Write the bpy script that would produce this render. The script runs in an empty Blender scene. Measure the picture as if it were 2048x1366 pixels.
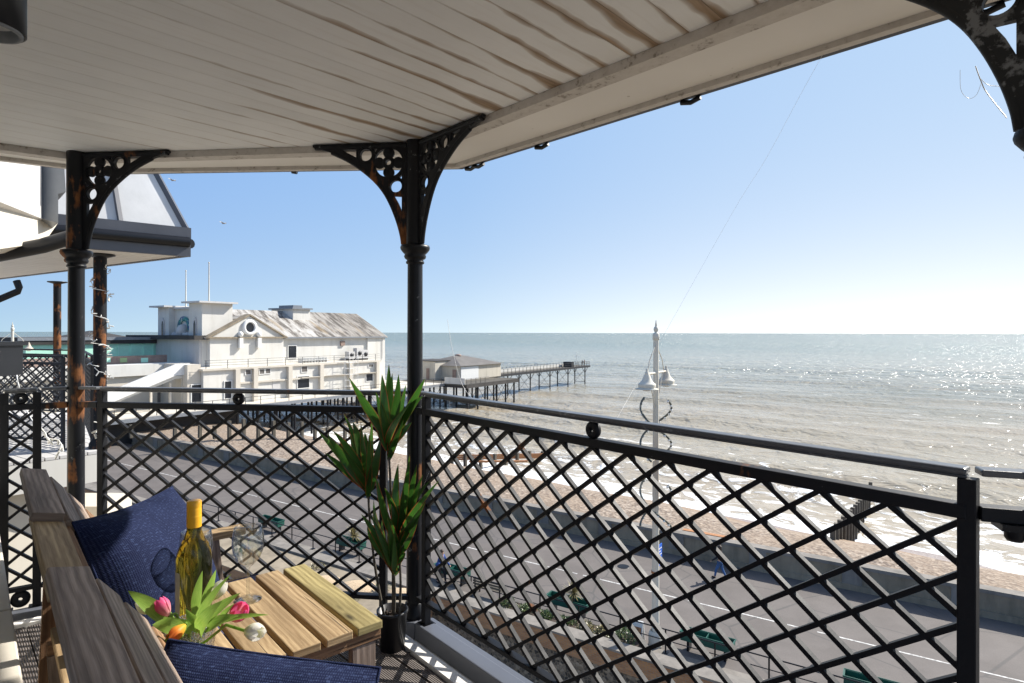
import bpy, bmesh, math, random
import numpy as np
from mathutils import Vector, Matrix
random.seed(11)
R = math.radians
D = bpy.data
SC = bpy.context.scene
COL = SC.collection

# ------------------------------------------------------------------ camera, world, sun, exposure
EYE = 1.25                                   # eye above the balcony deck (deck is z = 0)
FOC = 1200.0                                 # focal length in pixels of a 2048-wide picture
cam_d = D.cameras.new('camera'); cam = D.objects.new('camera', cam_d); COL.objects.link(cam)
cam_d.sensor_width = 36; cam_d.lens = FOC / 2048 * 36
cam_d.shift_y = -0.0087
cam_d.clip_start = 0.02; cam_d.clip_end = 60000
cam.location = (0, 0, EYE); cam.rotation_euler = (math.pi / 2, -0.0020, 0)
SC.camera = cam

SUN_AZ, SUN_EL = R(59), R(39)                # azimuth clockwise from +Y
w = D.worlds.new('World'); SC.world = w; w.use_nodes = True
nt = w.node_tree; nt.nodes.clear()
sky = nt.nodes.new('ShaderNodeTexSky'); sky.sky_type = 'NISHITA'; sky.sun_disc = False
sky.sun_elevation = SUN_EL; sky.sun_rotation = SUN_AZ
sky.air_density = 1.0; sky.dust_density = 1.6; sky.ozone_density = 1.3; sky.altitude = 0
bg = nt.nodes.new('ShaderNodeBackground'); bg.inputs[1].default_value = 1.0
wo = nt.nodes.new('ShaderNodeOutputWorld')
nt.links.new(bg.outputs[0], wo.inputs[0])
# the pale sea haze low in the sky: whiter towards the sun and towards the horizon
def _n(t, **k):
    q = nt.nodes.new(t)
    for a, b in k.items(): setattr(q, a, b)
    return q
def _m(op, a, b=0.0, clamp=False):
    q = _n('ShaderNodeMath', operation=op, use_clamp=clamp)
    for i, v in enumerate((a, b)):
        if isinstance(v, (int, float)): q.inputs[i].default_value = v
        else: nt.links.new(v, q.inputs[i])
    return q.outputs[0]
def _ramp(f, st):
    q = _n('ShaderNodeValToRGB'); nt.links.new(f, q.inputs[0]); e = q.color_ramp.elements
    while len(e) < len(st): e.new(.5)
    for i, (p, c) in enumerate(st): e[i].position = p; e[i].color = (*c, 1)
    return q.outputs[0]
def _mix(f, a, b):
    q = _n('ShaderNodeMix', data_type='RGBA')
    for i, v in ((0, f), (6, a), (7, b)): nt.links.new(v, q.inputs[i])
    return q.outputs[2]
tc = _n('ShaderNodeTexCoord'); sp = _n('ShaderNodeSeparateXYZ'); nt.links.new(tc.outputs['Generated'], sp.inputs[0])
hx = _m('ADD', _m('MULTIPLY', sp.outputs[0], math.sin(SUN_AZ)), _m('MULTIPLY', sp.outputs[1], math.cos(SUN_AZ)))
hl = _m('SQRT', _m('ADD', _m('MULTIPLY', sp.outputs[0], sp.outputs[0]), _m('MULTIPLY', sp.outputs[1], sp.outputs[1])))
azf = _m('ADD', _m('MULTIPLY', _m('DIVIDE', hx, _m('MAXIMUM', hl, .001)), .5), .5)
upc = _ramp(azf, [(.40, (.120, .238, .475)), (.72, (.175, .295, .495)), (.97, (.27, .375, .52))])
hoc = _ramp(azf, [(.40, (.27, .385, .475)), (.72, (.41, .50, .555)), (.97, (.72, .72, .70))])
zz = _m('MAXIMUM', sp.outputs[2], 0.0)
low = _mix(_m('POWER', 2.718, _m('MULTIPLY', zz, -8.0)), upc, hoc)
top = _n('ShaderNodeMix', data_type='RGBA', blend_type='MULTIPLY'); top.inputs[0].default_value = 1; nt.links.new(sky.outputs[0], top.inputs[6]); top.inputs[7].default_value = (.12, .12, .12, 1)
fz = _n('ShaderNodeMapRange', interpolation_type='SMOOTHSTEP'); nt.links.new(zz, fz.inputs[0]); fz.inputs[1].default_value = .42; fz.inputs[2].default_value = .85
nt.links.new(_mix(fz.outputs[0], low, top.outputs[2]), bg.inputs[0])
sun_d = D.lights.new('sun', 'SUN'); sun_d.energy = 4.6; sun_d.angle = R(0.53); sun_d.color = (1, .95, .87)
sun = D.objects.new('sun', sun_d); COL.objects.link(sun)
sdir = Vector((math.sin(SUN_AZ) * math.cos(SUN_EL), math.cos(SUN_AZ) * math.cos(SUN_EL), math.sin(SUN_EL)))
sun.rotation_euler = (-sdir).to_track_quat('-Z', 'Y').to_euler(); sun.location = sdir * 50
SC.view_settings.view_transform = 'Standard'; SC.view_settings.look = 'None'
SC.view_settings.exposure = 0.85; SC.view_settings.gamma = 1
try:
    SC.cycles.max_bounces = 10; SC.cycles.transparent_max_bounces = 16
    SC.cycles.sample_clamp_indirect = 6; SC.cycles.caustics_refractive = False; SC.cycles.caustics_reflective = False
except Exception: pass

# ------------------------------------------------------------------ coordinates
K = EYE / 1.45
NV = Vector((.538, .843, 0)); CV = Vector((-.843, .538, 0))     # seaward, and along the coast to the left
ROAD = EYE - 13.3
def V(*a): return Vector(a)
def kk(x, y, z): return Vector((x * K, y * K, z * K))
def NC(n, c, z): v = NV * n + CV * c; return Vector((v.x, v.y, ROAD + z))    # z above the promenade
def at(x, y, Y):                              # a point of the view at depth Y
    yy = y - .002 * (x - 1024) - 665.5
    return Vector(((x - 1024) / FOC * Y, Y, EYE - yy * Y / FOC))
def atz(x, y, z):
    yy = y - .002 * (x - 1024) - 665.5
    return at(x, y, (EYE - z) * FOC / yy)

# ------------------------------------------------------------------ mesh helpers
class MB:
    def __init__(s): s.v = []; s.f = []; s.uv = []; s.sm = []; s.mi = []
    def add(s, vs, fs, uvs=None, smooth=False, mi=0):
        o = len(s.v); s.v += [Vector(p) for p in vs]
        for k, f in enumerate(fs):
            s.f.append([i + o for i in f]); s.sm.append(smooth); s.mi.append(mi)
            s.uv.append(uvs[k] if uvs else [(vs[i][0], vs[i][1]) for i in f])
        return s
    def frame_box(s, o, ex, ey, ez, x0, x1, y0, y1, z0, z1, mi=0):
        o, ex, ey, ez = Vector(o), Vector(ex), Vector(ey), Vector(ez)
        P = [o + ex * x + ey * y + ez * z for z in (z0, z1) for y in (y0, y1) for x in (x0, x1)]
        F = [(0, 2, 3, 1), (4, 5, 7, 6), (0, 1, 5, 4), (2, 6, 7, 3), (0, 4, 6, 2), (1, 3, 7, 5)]
        C = [(x, y, z) for z in (z0, z1) for y in (y0, y1) for x in (x0, x1)]
        ru, rv = random.random() * 7, random.random() * 7
        ax = [(0, 1), (0, 1), (0, 2), (0, 2), (1, 2), (1, 2)]
        U = [[(C[i][a] + ru, C[i][b] + rv) for i in f] for f, (a, b) in zip(F, ax)]
        return s.add(P, F, U, mi=mi)
    def box(s, a, b, mi=0):
        return s.frame_box((0, 0, 0), (1, 0, 0), (0, 1, 0), (0, 0, 1), a[0], b[0], a[1], b[1], a[2], b[2], mi)
    def nbox(s, n0, n1, c0, c1, z0, z1, mi=0):       # box in seaward / along-coast coordinates
        return s.frame_box((0, 0, ROAD), NV, CV, (0, 0, 1), n0, n1, c0, c1, z0, z1, mi)
    def beam(s, p0, p1, wd, ht, up=(0, 0, 1), mi=0):
        p0, p1 = Vector(p0), Vector(p1); L = (p1 - p0).length
        if L < 1e-6: return s
        ex = (p1 - p0) / L; up = Vector(up)
        if abs(ex.dot(up)) > .999: up = Vector((0, 1, 0))
        ey = up.cross(ex).normalized(); ez = ex.cross(ey).normalized()
        return s.frame_box(p0, ex, ey, ez, 0, L, -wd / 2, wd / 2, -ht / 2, ht / 2, mi)
    def tube(s, pts, r, seg=8, cap=True, mi=0, smooth=True):
        pts = [Vector(p) for p in pts]; n = len(pts)
        rr = r if isinstance(r, (list, tuple)) else [r] * n
        vs = []; prev = None
        for i, p in enumerate(pts):
            t = (pts[min(i + 1, n - 1)] - pts[max(i - 1, 0)])
            t = t.normalized() if t.length > 1e-9 else Vector((0, 0, 1))
            if prev is None:
                a = Vector((0, 0, 1)) if abs(t.z) < .9 else Vector((1, 0, 0)); prev = t.cross(a).normalized()
            prev = (prev - t * prev.dot(t)).normalized(); q = t.cross(prev)
            for k in range(seg):
                an = 2 * math.pi * k / seg; vs.append(p + (prev * math.cos(an) + q * math.sin(an)) * rr[i])
        fs = []; uv = []; L = 0
        for i in range(n - 1):
            L1 = L + (pts[i + 1] - pts[i]).length
            for k in range(seg):
                k2 = (k + 1) % seg
                fs.append((i * seg + k, i * seg + k2, (i + 1) * seg + k2, (i + 1) * seg + k))
                uv.append([(L, k / seg), (L, (k + 1) / seg), (L1, (k + 1) / seg), (L1, k / seg)])
            L = L1
        s.add(vs, fs, uv, smooth, mi)
        if cap:
            c = MB(); s.add([v for v in vs[:seg]], [tuple(range(seg))[::-1]], None, False, mi)
            s.add([v for v in vs[-seg:]], [tuple(range(seg))], None, False, mi)
        return s
    def lathe(s, prof, c=(0, 0, 0), seg=16, axis=(0, 0, 1), mi=0, smooth=True):
        c = Vector(c); ax = Vector(axis).normalized()
        a = Vector((1, 0, 0)) if abs(ax.x) < .9 else Vector((0, 1, 0))
        u = ax.cross(a).normalized(); q = ax.cross(u)
        vs = [c + ax * z + (u * math.cos(2 * math.pi * k / seg) + q * math.sin(2 * math.pi * k / seg)) * max(r, 1e-5)
              for r, z in prof for k in range(seg)]
        fs = []; uv = []
        for i in range(len(prof) - 1):
            for k in range(seg):
                k2 = (k + 1) % seg
                fs.append((i * seg + k, i * seg + k2, (i + 1) * seg + k2, (i + 1) * seg + k))
                uv.append([(k / seg, prof[i][1]), ((k + 1) / seg, prof[i][1]), ((k + 1) / seg, prof[i + 1][1]), (k / seg, prof[i + 1][1])])
        return s.add(vs, fs, uv, smooth, mi)
    def prism(s, poly, o, ex, ey, t0, t1, mi=0):     # planar polygon (list of 2-D points) extruded along ex x ey
        o, ex, ey = Vector(o), Vector(ex), Vector(ey); ez = ex.cross(ey).normalized(); n = len(poly)
        A = [o + ex * x + ey * y + ez * t0 for x, y in poly]; B = [o + ex * x + ey * y + ez * t1 for x, y in poly]
        fs = [tuple(range(n))[::-1], tuple(range(n, 2 * n))]
        uv = [[poly[i] for i in fs[0]], [poly[i - n] for i in fs[1]]]
        for i in range(n):
            j = (i + 1) % n; fs.append((i, j, j + n, i + n))
            L = math.dist(poly[i], poly[j]); uv.append([(0, 0), (L, 0), (L, t1 - t0), (0, t1 - t0)])
        return s.add(A + B, fs, uv, mi=mi)
    def quad(s, *p, mi=0):
        p = [Vector(q) for q in p]; L = (p[1] - p[0]).length; H = (p[-1] - p[0]).length
        return s.add(p, [tuple(range(len(p)))], [[(0, 0), (L, 0), (L, H), (0, H)][:len(p)]] if len(p) <= 4 else None, mi=mi)
    def ball(s, c, r, sx=1, sy=1, sz=1, seg=10, rings=6, mi=0):
        c = Vector(c); vs = []; fs = []
        for i in range(rings + 1):
            th = math.pi * i / rings
            for k in range(seg):
                ph = 2 * math.pi * k / seg
                vs.append(c + Vector((sx * math.sin(th) * math.cos(ph), sy * math.sin(th) * math.sin(ph), -sz * math.cos(th))) * r)
        for i in range(rings):
            for k in range(seg):
                k2 = (k + 1) % seg; fs.append((i * seg + k, i * seg + k2, (i + 1) * seg + k2, (i + 1) * seg + k))
        return s.add(vs, fs, None, True, mi)
    def mesh(s, name, off=(0, 0, 0)):
        m = D.meshes.new(name); off = Vector(off)
        m.from_pydata([tuple(p - off) for p in s.v], [], s.f)
        uvl = m.uv_layers.new(name='UVMap'); flat = [c for u in s.uv for p in u for c in p[:2]]
        if len(flat) == 2 * len(m.loops): uvl.data.foreach_set('uv', flat)
        m.polygons.foreach_set('use_smooth', s.sm); m.polygons.foreach_set('material_index', s.mi)
        m.update(); return m

def tag(o, label=None, cat=None, group=None, kind=None):
    if label: o['label'] = label
    if cat: o['category'] = cat
    if group: o['group'] = group
    if kind: o['kind'] = kind
    return o
def thing(name, loc, label, cat, group=None):
    o = D.objects.new(name, None); COL.objects.link(o); o.location = loc; o.empty_display_size = .1
    return tag(o, label, cat, group)
WORLD = {}
def origin(o):
    return WORLD.get(o.name, Vector(o.location))
def part(name, mb, mat, parent=None, label=None, bevel=0, mods=None, org=None):
    if org is None:
        org = origin(parent) if parent else Vector((0, 0, 0))
    m = mb.mesh(name, org) if isinstance(mb, MB) else mb
    if mat:
        for q in (mat if isinstance(mat, (list, tuple)) else [mat]): m.materials.append(q)
    o = D.objects.new(name, m); COL.objects.link(o)
    if parent:
        o.parent = parent
        WORLD[o.name] = origin(parent)
        if org is not None and (org - origin(parent)).length > 1e-9: o.location = org - origin(parent); WORLD[o.name] = Vector(org)
    else:
        o.location = org; WORLD[o.name] = Vector(org)
    if label: o['label'] = label
    if bevel:
        b = o.modifiers.new('bevel', 'BEVEL'); b.width = bevel; b.segments = 2; b.limit_method = 'ANGLE'
    return o
def solo(name, mb, mat, label, cat, group=None, org=None, bevel=0):   # a thing that is one mesh
    if org is None:
        a = np.array([tuple(p) for p in mb.v]); org = Vector(((a[:, 0].min() + a[:, 0].max()) / 2, (a[:, 1].min() + a[:, 1].max()) / 2, a[:, 2].min()))
    return tag(part(name, mb, mat, None, bevel=bevel, org=Vector(org)), label, cat, group)
def struct(name, mb, mat, org=(0, 0, 0)):
    return tag(part(name, mb, mat, None, org=Vector(org)), kind='structure')
def copy_tree(o, loc=None, rotz=None, label=None):
    c = o.copy(); COL.objects.link(c)
    if loc is not None: c.location = loc
    if rotz is not None: c.rotation_euler[2] = rotz
    if label: c['label'] = label
    for ch in o.children:
        d = ch.copy(); COL.objects.link(d); d.parent = c
        for g in ch.children:
            e = g.copy(); COL.objects.link(e); e.parent = d
    return c
def smooth(pts, k=5):                                # Catmull-Rom through the points
    P = [Vector(p) for p in pts]; P = [P[0] * 2 - P[1]] + P + [P[-1] * 2 - P[-2]]; out = []
    for i in range(1, len(P) - 2):
        a, b, c, d = P[i - 1:i + 3]
        for j in range(k):
            t = j / k; out.append(.5 * ((2 * b) + (c - a) * t + (2 * a - 5 * b + 4 * c - d) * t * t + (3 * b - a - 3 * c + d) * t ** 3))
    return out + [P[-2]]
def clip_poly(poly, a, b, cc):                       # keep a*x+b*y <= cc
    out = []
    for i in range(len(poly)):
        p, q = poly[i], poly[(i + 1) % len(poly)]
        dp, dq = a * p[0] + b * p[1] - cc, a * q[0] + b * q[1] - cc
        if dp <= 0: out.append(p)
        if (dp < 0) != (dq < 0) and abs(dp - dq) > 1e-12:
            t = dp / (dp - dq); out.append((p[0] + (q[0] - p[0]) * t, p[1] + (q[1] - p[1]) * t))
    return out
def strips(poly, d, pitch, gap, z0, z1, mb, off=0.0):  # boards running along 2-D direction d over a convex polygon
    d = Vector((d[0], d[1])).normalized(); nx, ny = -d.y, d.x
    vals = [nx * p[0] + ny * p[1] for p in poly]; lo, hi = min(vals), max(vals)
    i = math.floor((lo - off) / pitch)
    while off + i * pitch < hi:
        s0 = off + i * pitch + gap / 2; s1 = off + (i + 1) * pitch - gap / 2
        q = clip_poly(clip_poly(poly, nx, ny, s1), -nx, -ny, -s0)
        if len(q) > 2:
            n = len(q); ru = random.random() * 9
            A = [Vector((x, y, z0)) for x, y in q] + [Vector((x, y, z1)) for x, y in q]
            def uv(x, y): return (x * d.x + y * d.y + ru, x * nx + y * ny)
            fs = [tuple(range(n))[::-1], tuple(range(n, 2 * n))]
            us = [[uv(*q[k]) for k in fs[0]], [uv(*q[k - n]) for k in fs[1]]]
            for k in range(n):
                j = (k + 1) % n; fs.append((k, j, j + n, k + n)); us.append([uv(*q[k]), uv(*q[j]), uv(*q[j]), uv(*q[k])])
            mb.add(A, fs, us)
        i += 1
    return mb
# ------------------------------------------------------------------ materials
class NT:
    def __init__(s, name):
        s.m = D.materials.new(name); s.m.use_nodes = True; s.t = s.m.node_tree; s.t.nodes.clear()
        s.o = s.n('ShaderNodeOutputMaterial'); s.b = s.n('ShaderNodeBsdfPrincipled'); s.l(s.b.outputs[0], s.o.inputs[0])
    def n(s, t, **k):
        q = s.t.nodes.new(t)
        for a, b in k.items(): setattr(q, a, b)
        return q
    def l(s, a, b): s.t.links.new(a, b)
    def inp(s, node, key, val):
        if hasattr(val, 'links') or isinstance(val, bpy.types.NodeSocket): s.l(val, node.inputs[key])
        elif val is not None:
            if isinstance(val, (tuple, list)) and len(val) == 3 and node.inputs[key].type == 'RGBA': val = (*val, 1)
            node.inputs[key].default_value = val
    def coord(s, kind='Object', scale=(1, 1, 1), rot=(0, 0, 0), loc=(0, 0, 0)):
        if kind == 'Position': src = s.n('ShaderNodeNewGeometry').outputs['Position']
        else: src = s.n('ShaderNodeTexCoord').outputs[kind]
        mp = s.n('ShaderNodeMapping'); s.l(src, mp.inputs[0])
        mp.inputs['Scale'].default_value = scale; mp.inputs['Rotation'].default_value = rot; mp.inputs['Location'].default_value = loc
        return mp.outputs[0]
    def noise(s, vec, scale=5, detail=4, rough=.55, dist=0, out=0):
        q = s.n('ShaderNodeTexNoise'); s.l(vec, q.inputs['Vector']); q.inputs['Scale'].default_value = scale
        q.inputs['Detail'].default_value = detail; q.inputs['Roughness'].default_value = rough; q.inputs['Distortion'].default_value = dist
        return q.outputs[out]
    def voro(s, vec, scale=5, out='Color', feature='F1', rnd=1):
        q = s.n('ShaderNodeTexVoronoi', feature=feature); s.l(vec, q.inputs['Vector']); q.inputs['Scale'].default_value = scale
        q.inputs['Randomness'].default_value = rnd; return q.outputs[out]
    def ramp(s, fac, stops, interp='LINEAR'):
        q = s.n('ShaderNodeValToRGB'); s.l(fac, q.inputs[0]); q.color_ramp.interpolation = interp; e = q.color_ramp.elements
        while len(e) < len(stops): e.new(.5)
        for i, (p, c) in enumerate(stops):
            e[i].position = p; e[i].color = (c, c, c, 1) if isinstance(c, (int, float)) else (*c, 1)
        return q.outputs[0]
    def math(s, op, a, b=0, clamp=False):
        q = s.n('ShaderNodeMath', operation=op, use_clamp=clamp)
        s.inp(q, 0, a); s.inp(q, 1, b); return q.outputs[0]
    def mix(s, fac, a, b, mode='MIX'):
        q = s.n('ShaderNodeMix', data_type='RGBA', blend_type=mode); s.inp(q, 0, fac)
        s.inp(q, 6, a); s.inp(q, 7, b); return q.outputs[2]
    def bump(s, h, strength=.3, dist=.01, normal=None):
        q = s.n('ShaderNodeBump'); s.l(h, q.inputs['Height']); q.inputs['Strength'].default_value = strength; q.inputs['Distance'].default_value = dist
        if normal is not None: s.l(normal, q.inputs['Normal'])
        return q.outputs[0]
    def set(s, **k):
        for a, b in k.items():
            s.inp(s.b, {'color': 'Base Color', 'rough': 'Roughness', 'metal': 'Metallic', 'normal': 'Normal', 'ior': 'IOR', 'trans': 'Transmission Weight',
                        'spec': 'Specular IOR Level', 'alpha': 'Alpha', 'sheen': 'Sheen Weight', 'sss': 'Subsurface Weight', 'coat': 'Coat Weight'}[a], b)
        return s.m
def plain(name, col, rough=.6, var=.12, scale=6, metal=0, bump=0.0, spec=.5):
    t = NT(name); v = t.coord('Object')
    n = t.noise(v, scale, 5); a = tuple(max(0, c * (1 - var)) for c in col); b = tuple(min(1, c * (1 + var)) for c in col)
    t.set(color=t.ramp(n, [(.3, a), (.7, b)]), rough=rough, metal=metal, spec=spec)
    if bump: t.set(normal=t.bump(t.noise(v, scale * 6, 3), bump, .005))
    return t.m
def iron(name, rust=.5, chips=.62, base=(.006, .0068, .0095), rough=.28, spec=.26):
    t = NT(name); v = t.coord('Position')
    big = t.noise(v, 3.2, 5, .6); small = t.noise(v, 38, 4, .65); vs = t.coord('Position', (1, 1, .25)); st = t.noise(vs, 14, 5, .6)
    rm = t.ramp(t.math('MULTIPLY', big, st), [(rust * .62, 0), (rust * .62 + .05, 1)])
    rc = t.mix(small, (.09, .03, .012), (.30, .13, .05))
    cm = t.ramp(t.math('MULTIPLY', t.noise(v, 9, 4, .7), small), [(chips * .62, 0), (chips * .62 + .06, .75)])
    col = t.mix(cm, (*base,), (.22, .23, .24)); col = t.mix(rm, col, rc)
    ro = t.mix(rm, t.ramp(big, [(.3, rough), (.7, rough + .2)]), (.85, .85, .85))
    t.set(color=col, rough=ro, spec=spec, normal=t.bump(t.math('ADD', t.math('MULTIPLY', rm, .6), small), .22, .003))
    return t.m
def wood(name, c0, c1, knots=True, grain=1.0, rough=.72, gx=1.2):
    t = NT(name); v = t.coord('UV', (gx * 1.6, 62, 1)); v2 = t.coord('UV', (.9 * gx, 9, 1))
    warp = t.noise(v2, 1.6, 2, .5)
    w1 = t.noise(v, 1.5, 6, .68, .5); fine = t.noise(t.coord('UV', (4, 260, 1)), 1.5, 3, .6)
    q = t.n('ShaderNodeTexWave', wave_type='BANDS', bands_direction='Y'); t.l(t.coord('UV', (.8, 1, 1)), q.inputs[0])
    q.inputs['Scale'].default_value = 22; q.inputs['Distortion'].default_value = 7; q.inputs['Detail'].default_value = 2.5; q.inputs['Detail Scale'].default_value = .35
    g = t.math('ADD', t.math('MULTIPLY', w1, .78), t.math('MULTIPLY', q.outputs[1], .13))
    g = t.math('ADD', g, t.math('MULTIPLY', fine, .22))
    col = t.ramp(g, [(.36, c0), (.55, tuple((a + b) / 2 for a, b in zip(c0, c1))), (.70, c1)])
    col = t.mix(t.ramp(warp, [(.42, 0), (.62, .55)]), col, tuple(c * .72 for c in c0))
    if knots:
        k = t.voro(t.coord('UV', (3.1, 11, 1)), 1, 'Distance'); km = t.ramp(k, [(.035, 1), (.11, 0)])
        col = t.mix(km, col, tuple(c * .28 for c in c0))
    cr = t.noise(t.coord('UV', (1.6, 75, 1)), 1.0, 2, .5, .2); crm = t.ramp(cr, [(.30, 1), (.335, 0)])
    col = t.mix(t.math('MULTIPLY', crm, .75), col, tuple(c * .15 for c in c0))
    t.set(color=col, rough=rough, spec=.3, normal=t.bump(t.math('SUBTRACT', g, t.math('MULTIPLY', crm, .6)), .4 * grain, .003))
    return t.m
def fabric(name, col, lit):
    t = NT(name)
    def wave(ax, sc):
        q = t.n('ShaderNodeTexWave', wave_type='BANDS', bands_direction=ax, wave_profile='SIN'); t.l(t.coord('UV'), q.inputs[0])
        q.inputs['Scale'].default_value = sc; q.inputs['Distortion'].default_value = .25; q.inputs['Detail'].default_value = 1; q.inputs['Detail Scale'].default_value = 2
        return q.outputs[1]
    m = t.math('MULTIPLY', t.math('MULTIPLY', wave('X', 80), wave('Y', 80)), .6); n = t.noise(t.coord('UV'), 9, 4)
    fl = t.noise(t.coord('UV', (90, 260, 1)), 1, 2)
    c = t.mix(m, col, lit); c = t.mix(t.ramp(n, [(.35, .35), (.65, 0)]), c, tuple(x * .6 for x in col)); c = t.mix(t.ramp(fl, [(.55, 0), (.72, .5)]), c, tuple(x * 1.5 for x in lit))
    t.set(color=c, rough=.85, spec=.15, normal=t.bump(m, .5, .002))
    return t.m
def leafmat(name, c0, c1, edge=None, trans=.35):
    t = NT(name); n = t.noise(t.coord('UV', (3, 30, 1)), 1.5, 3); col = t.ramp(n, [(.3, c0), (.7, c1)])
    if edge:
        sx = t.n('ShaderNodeSeparateXYZ'); t.l(t.coord('UV'), sx.inputs[0])
        e = t.math('ABSOLUTE', t.math('SUBTRACT', sx.outputs[1], .5)); em = t.ramp(e, [(.38, 0), (.47, 1)])
        pm = t.ramp(t.noise(t.coord('Object'), 7, 2), [(.42, .15), (.6, 1)])
        col = t.mix(t.math('MULTIPLY', em, pm), col, edge)
    ri = t.n('ShaderNodeNewGeometry').outputs['Random Per Island']; col = t.mix(t.ramp(ri, [(0, .55), (.6, 0)]), col, tuple(c * .45 for c in c0)); col = t.mix(t.ramp(ri, [(.6, 0), (1, .55)]), col, tuple(min(1, c * 1.6) for c in c1))
    t.set(color=col, rough=.34, spec=.5)
    tr = t.n('ShaderNodeBsdfTranslucent'); t.l(col, tr.inputs[0]); mx = t.n('ShaderNodeMixShader'); mx.inputs[0].default_value = trans
    t.l(t.b.outputs[0], mx.inputs[1]); t.l(tr.outputs[0], mx.inputs[2]); t.l(mx.outputs[0], t.o.inputs[0])
    return t.m
def glassmat(name, col=(1, 1, 1), rough=0.0, ior=1.45):
    t = NT(name); t.set(color=(*col, 1), rough=rough, trans=1.0, ior=ior); return t.m
def thinglass(name, tint=(.97, .985, .98), gloss=1.0, bumpy=0):
    t = NT(name); tr = t.n('ShaderNodeBsdfTransparent'); tr.inputs[0].default_value = (*tint, 1); gl = t.n('ShaderNodeBsdfGlossy'); gl.inputs['Roughness'].default_value = .02
    fr = t.n('ShaderNodeLayerWeight'); fr.inputs[0].default_value = .5; lw = t.n('ShaderNodeLayerWeight'); lw.inputs[0].default_value = .35
    rim = t.mix(t.ramp(lw.outputs['Facing'], [(.55, 0), (.85, .10), (1.0, .35)]), (*tint,), (.58, .65, .74)); t.l(rim, tr.inputs[0])
    if bumpy:
        b = t.bump(t.noise(t.coord('UV', (26, 60, 1)), 1, 3, .6, .8), 1.0, .01); t.l(b, fr.inputs[1]); t.l(b, gl.inputs['Normal']); t.l(b, lw.inputs[1])
    mx = t.n('ShaderNodeMixShader'); t.l(t.math('MULTIPLY', t.math('ADD', t.math('MULTIPLY', t.math('POWER', fr.outputs['Facing'], 3.0), .85), .12), gloss, True), mx.inputs[0]); t.l(tr.outputs[0], mx.inputs[1]); t.l(gl.outputs[0], mx.inputs[2]); t.l(mx.outputs[0], t.o.inputs[0]); return t.m

M = {}
M['iron'] = iron('black_painted_iron', .63, .70, rough=.46)
M['iron_column'] = iron('scuffed_black_column_paint', .60, .61, rough=.30)
M['iron_rusty'] = iron('rusty_black_iron', .495, .60, rough=.34)
M['iron_neighbour'] = iron('rust_streaked_neighbour_iron', .43, .58, rough=.5)
M['iron_mottled'] = iron('mottled_grey_iron', .53, .44, base=(.02, .021, .022), rough=.5)
M['iron_worn'] = iron('worn_black_iron', .515, .57, rough=.40)
M['iron_top'] = iron('scuffed_black_handrail', .68, .50, base=(.085, .09, .10), rough=.24, spec=.5)
M['iron_far'] = iron('weathered_iron', .60, .66, (.03, .032, .036), .5)
M['dark'] = plain('dark_metal', (.009, .010, .013), .35, spec=.35)
M['white_paint'] = plain('white_paint', (.58, .57, .55), .5, .06, 3)
M['shade_lead_grey'] = plain('shaded_kerb_and_lead', (.10, .108, .13), .45, .08, 3)  # the white kerb's bluish shade is put into this colour
M['cream'] = plain('cream_paint', (.66, .61, .52), .55, .05, 2.5)
M['soil'] = plain('potting_soil', (.05, .035, .025), .95, .4, 60, bump=.8)
M['pot'] = plain('black_plastic', (.012, .012, .014), .4)
M['steel'] = plain('lead_sheet', (.20, .215, .235), .45, .15, 4)
M['steel_dark'] = plain('dark_grey_fascia', (.085, .09, .105), .4, .12, 4)
M['green_plastic'] = plain('green_planter_plastic', (.012, .085, .062), .45, .15, 5)
M['wood_tan'] = wood('tan_pine_boards', (.20, .125, .06), (.52, .38, .215))  # tan pine shared by table, arm, seat and joining boards
M['wood_green'] = wood('algae_tinged_pine_board', (.19, .15, .06), (.47, .39, .18))
M['wood_grey'] = wood('weathered_grey_pine', (.15, .108, .082), (.43, .335, .27))
M['wood_end'] = wood('cut_pine_edges', (.16, .085, .045), (.40, .24, .13), knots=False)
M['wood_timber'] = wood('groyne_timber', (.045, .04, .03), (.17, .15, .12), gx=.5)
M['timber_orange'] = wood('orange_groyne_planks', (.30, .12, .05), (.55, .28, .13), gx=.5)
M['navy'] = fabric('navy_woven_fabric', (.006, .010, .040), (.042, .062, .135))
M['pad'] = plain('slate_blue_canvas', (.075, .075, .14), .85, .15, 30, bump=.4)

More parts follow.
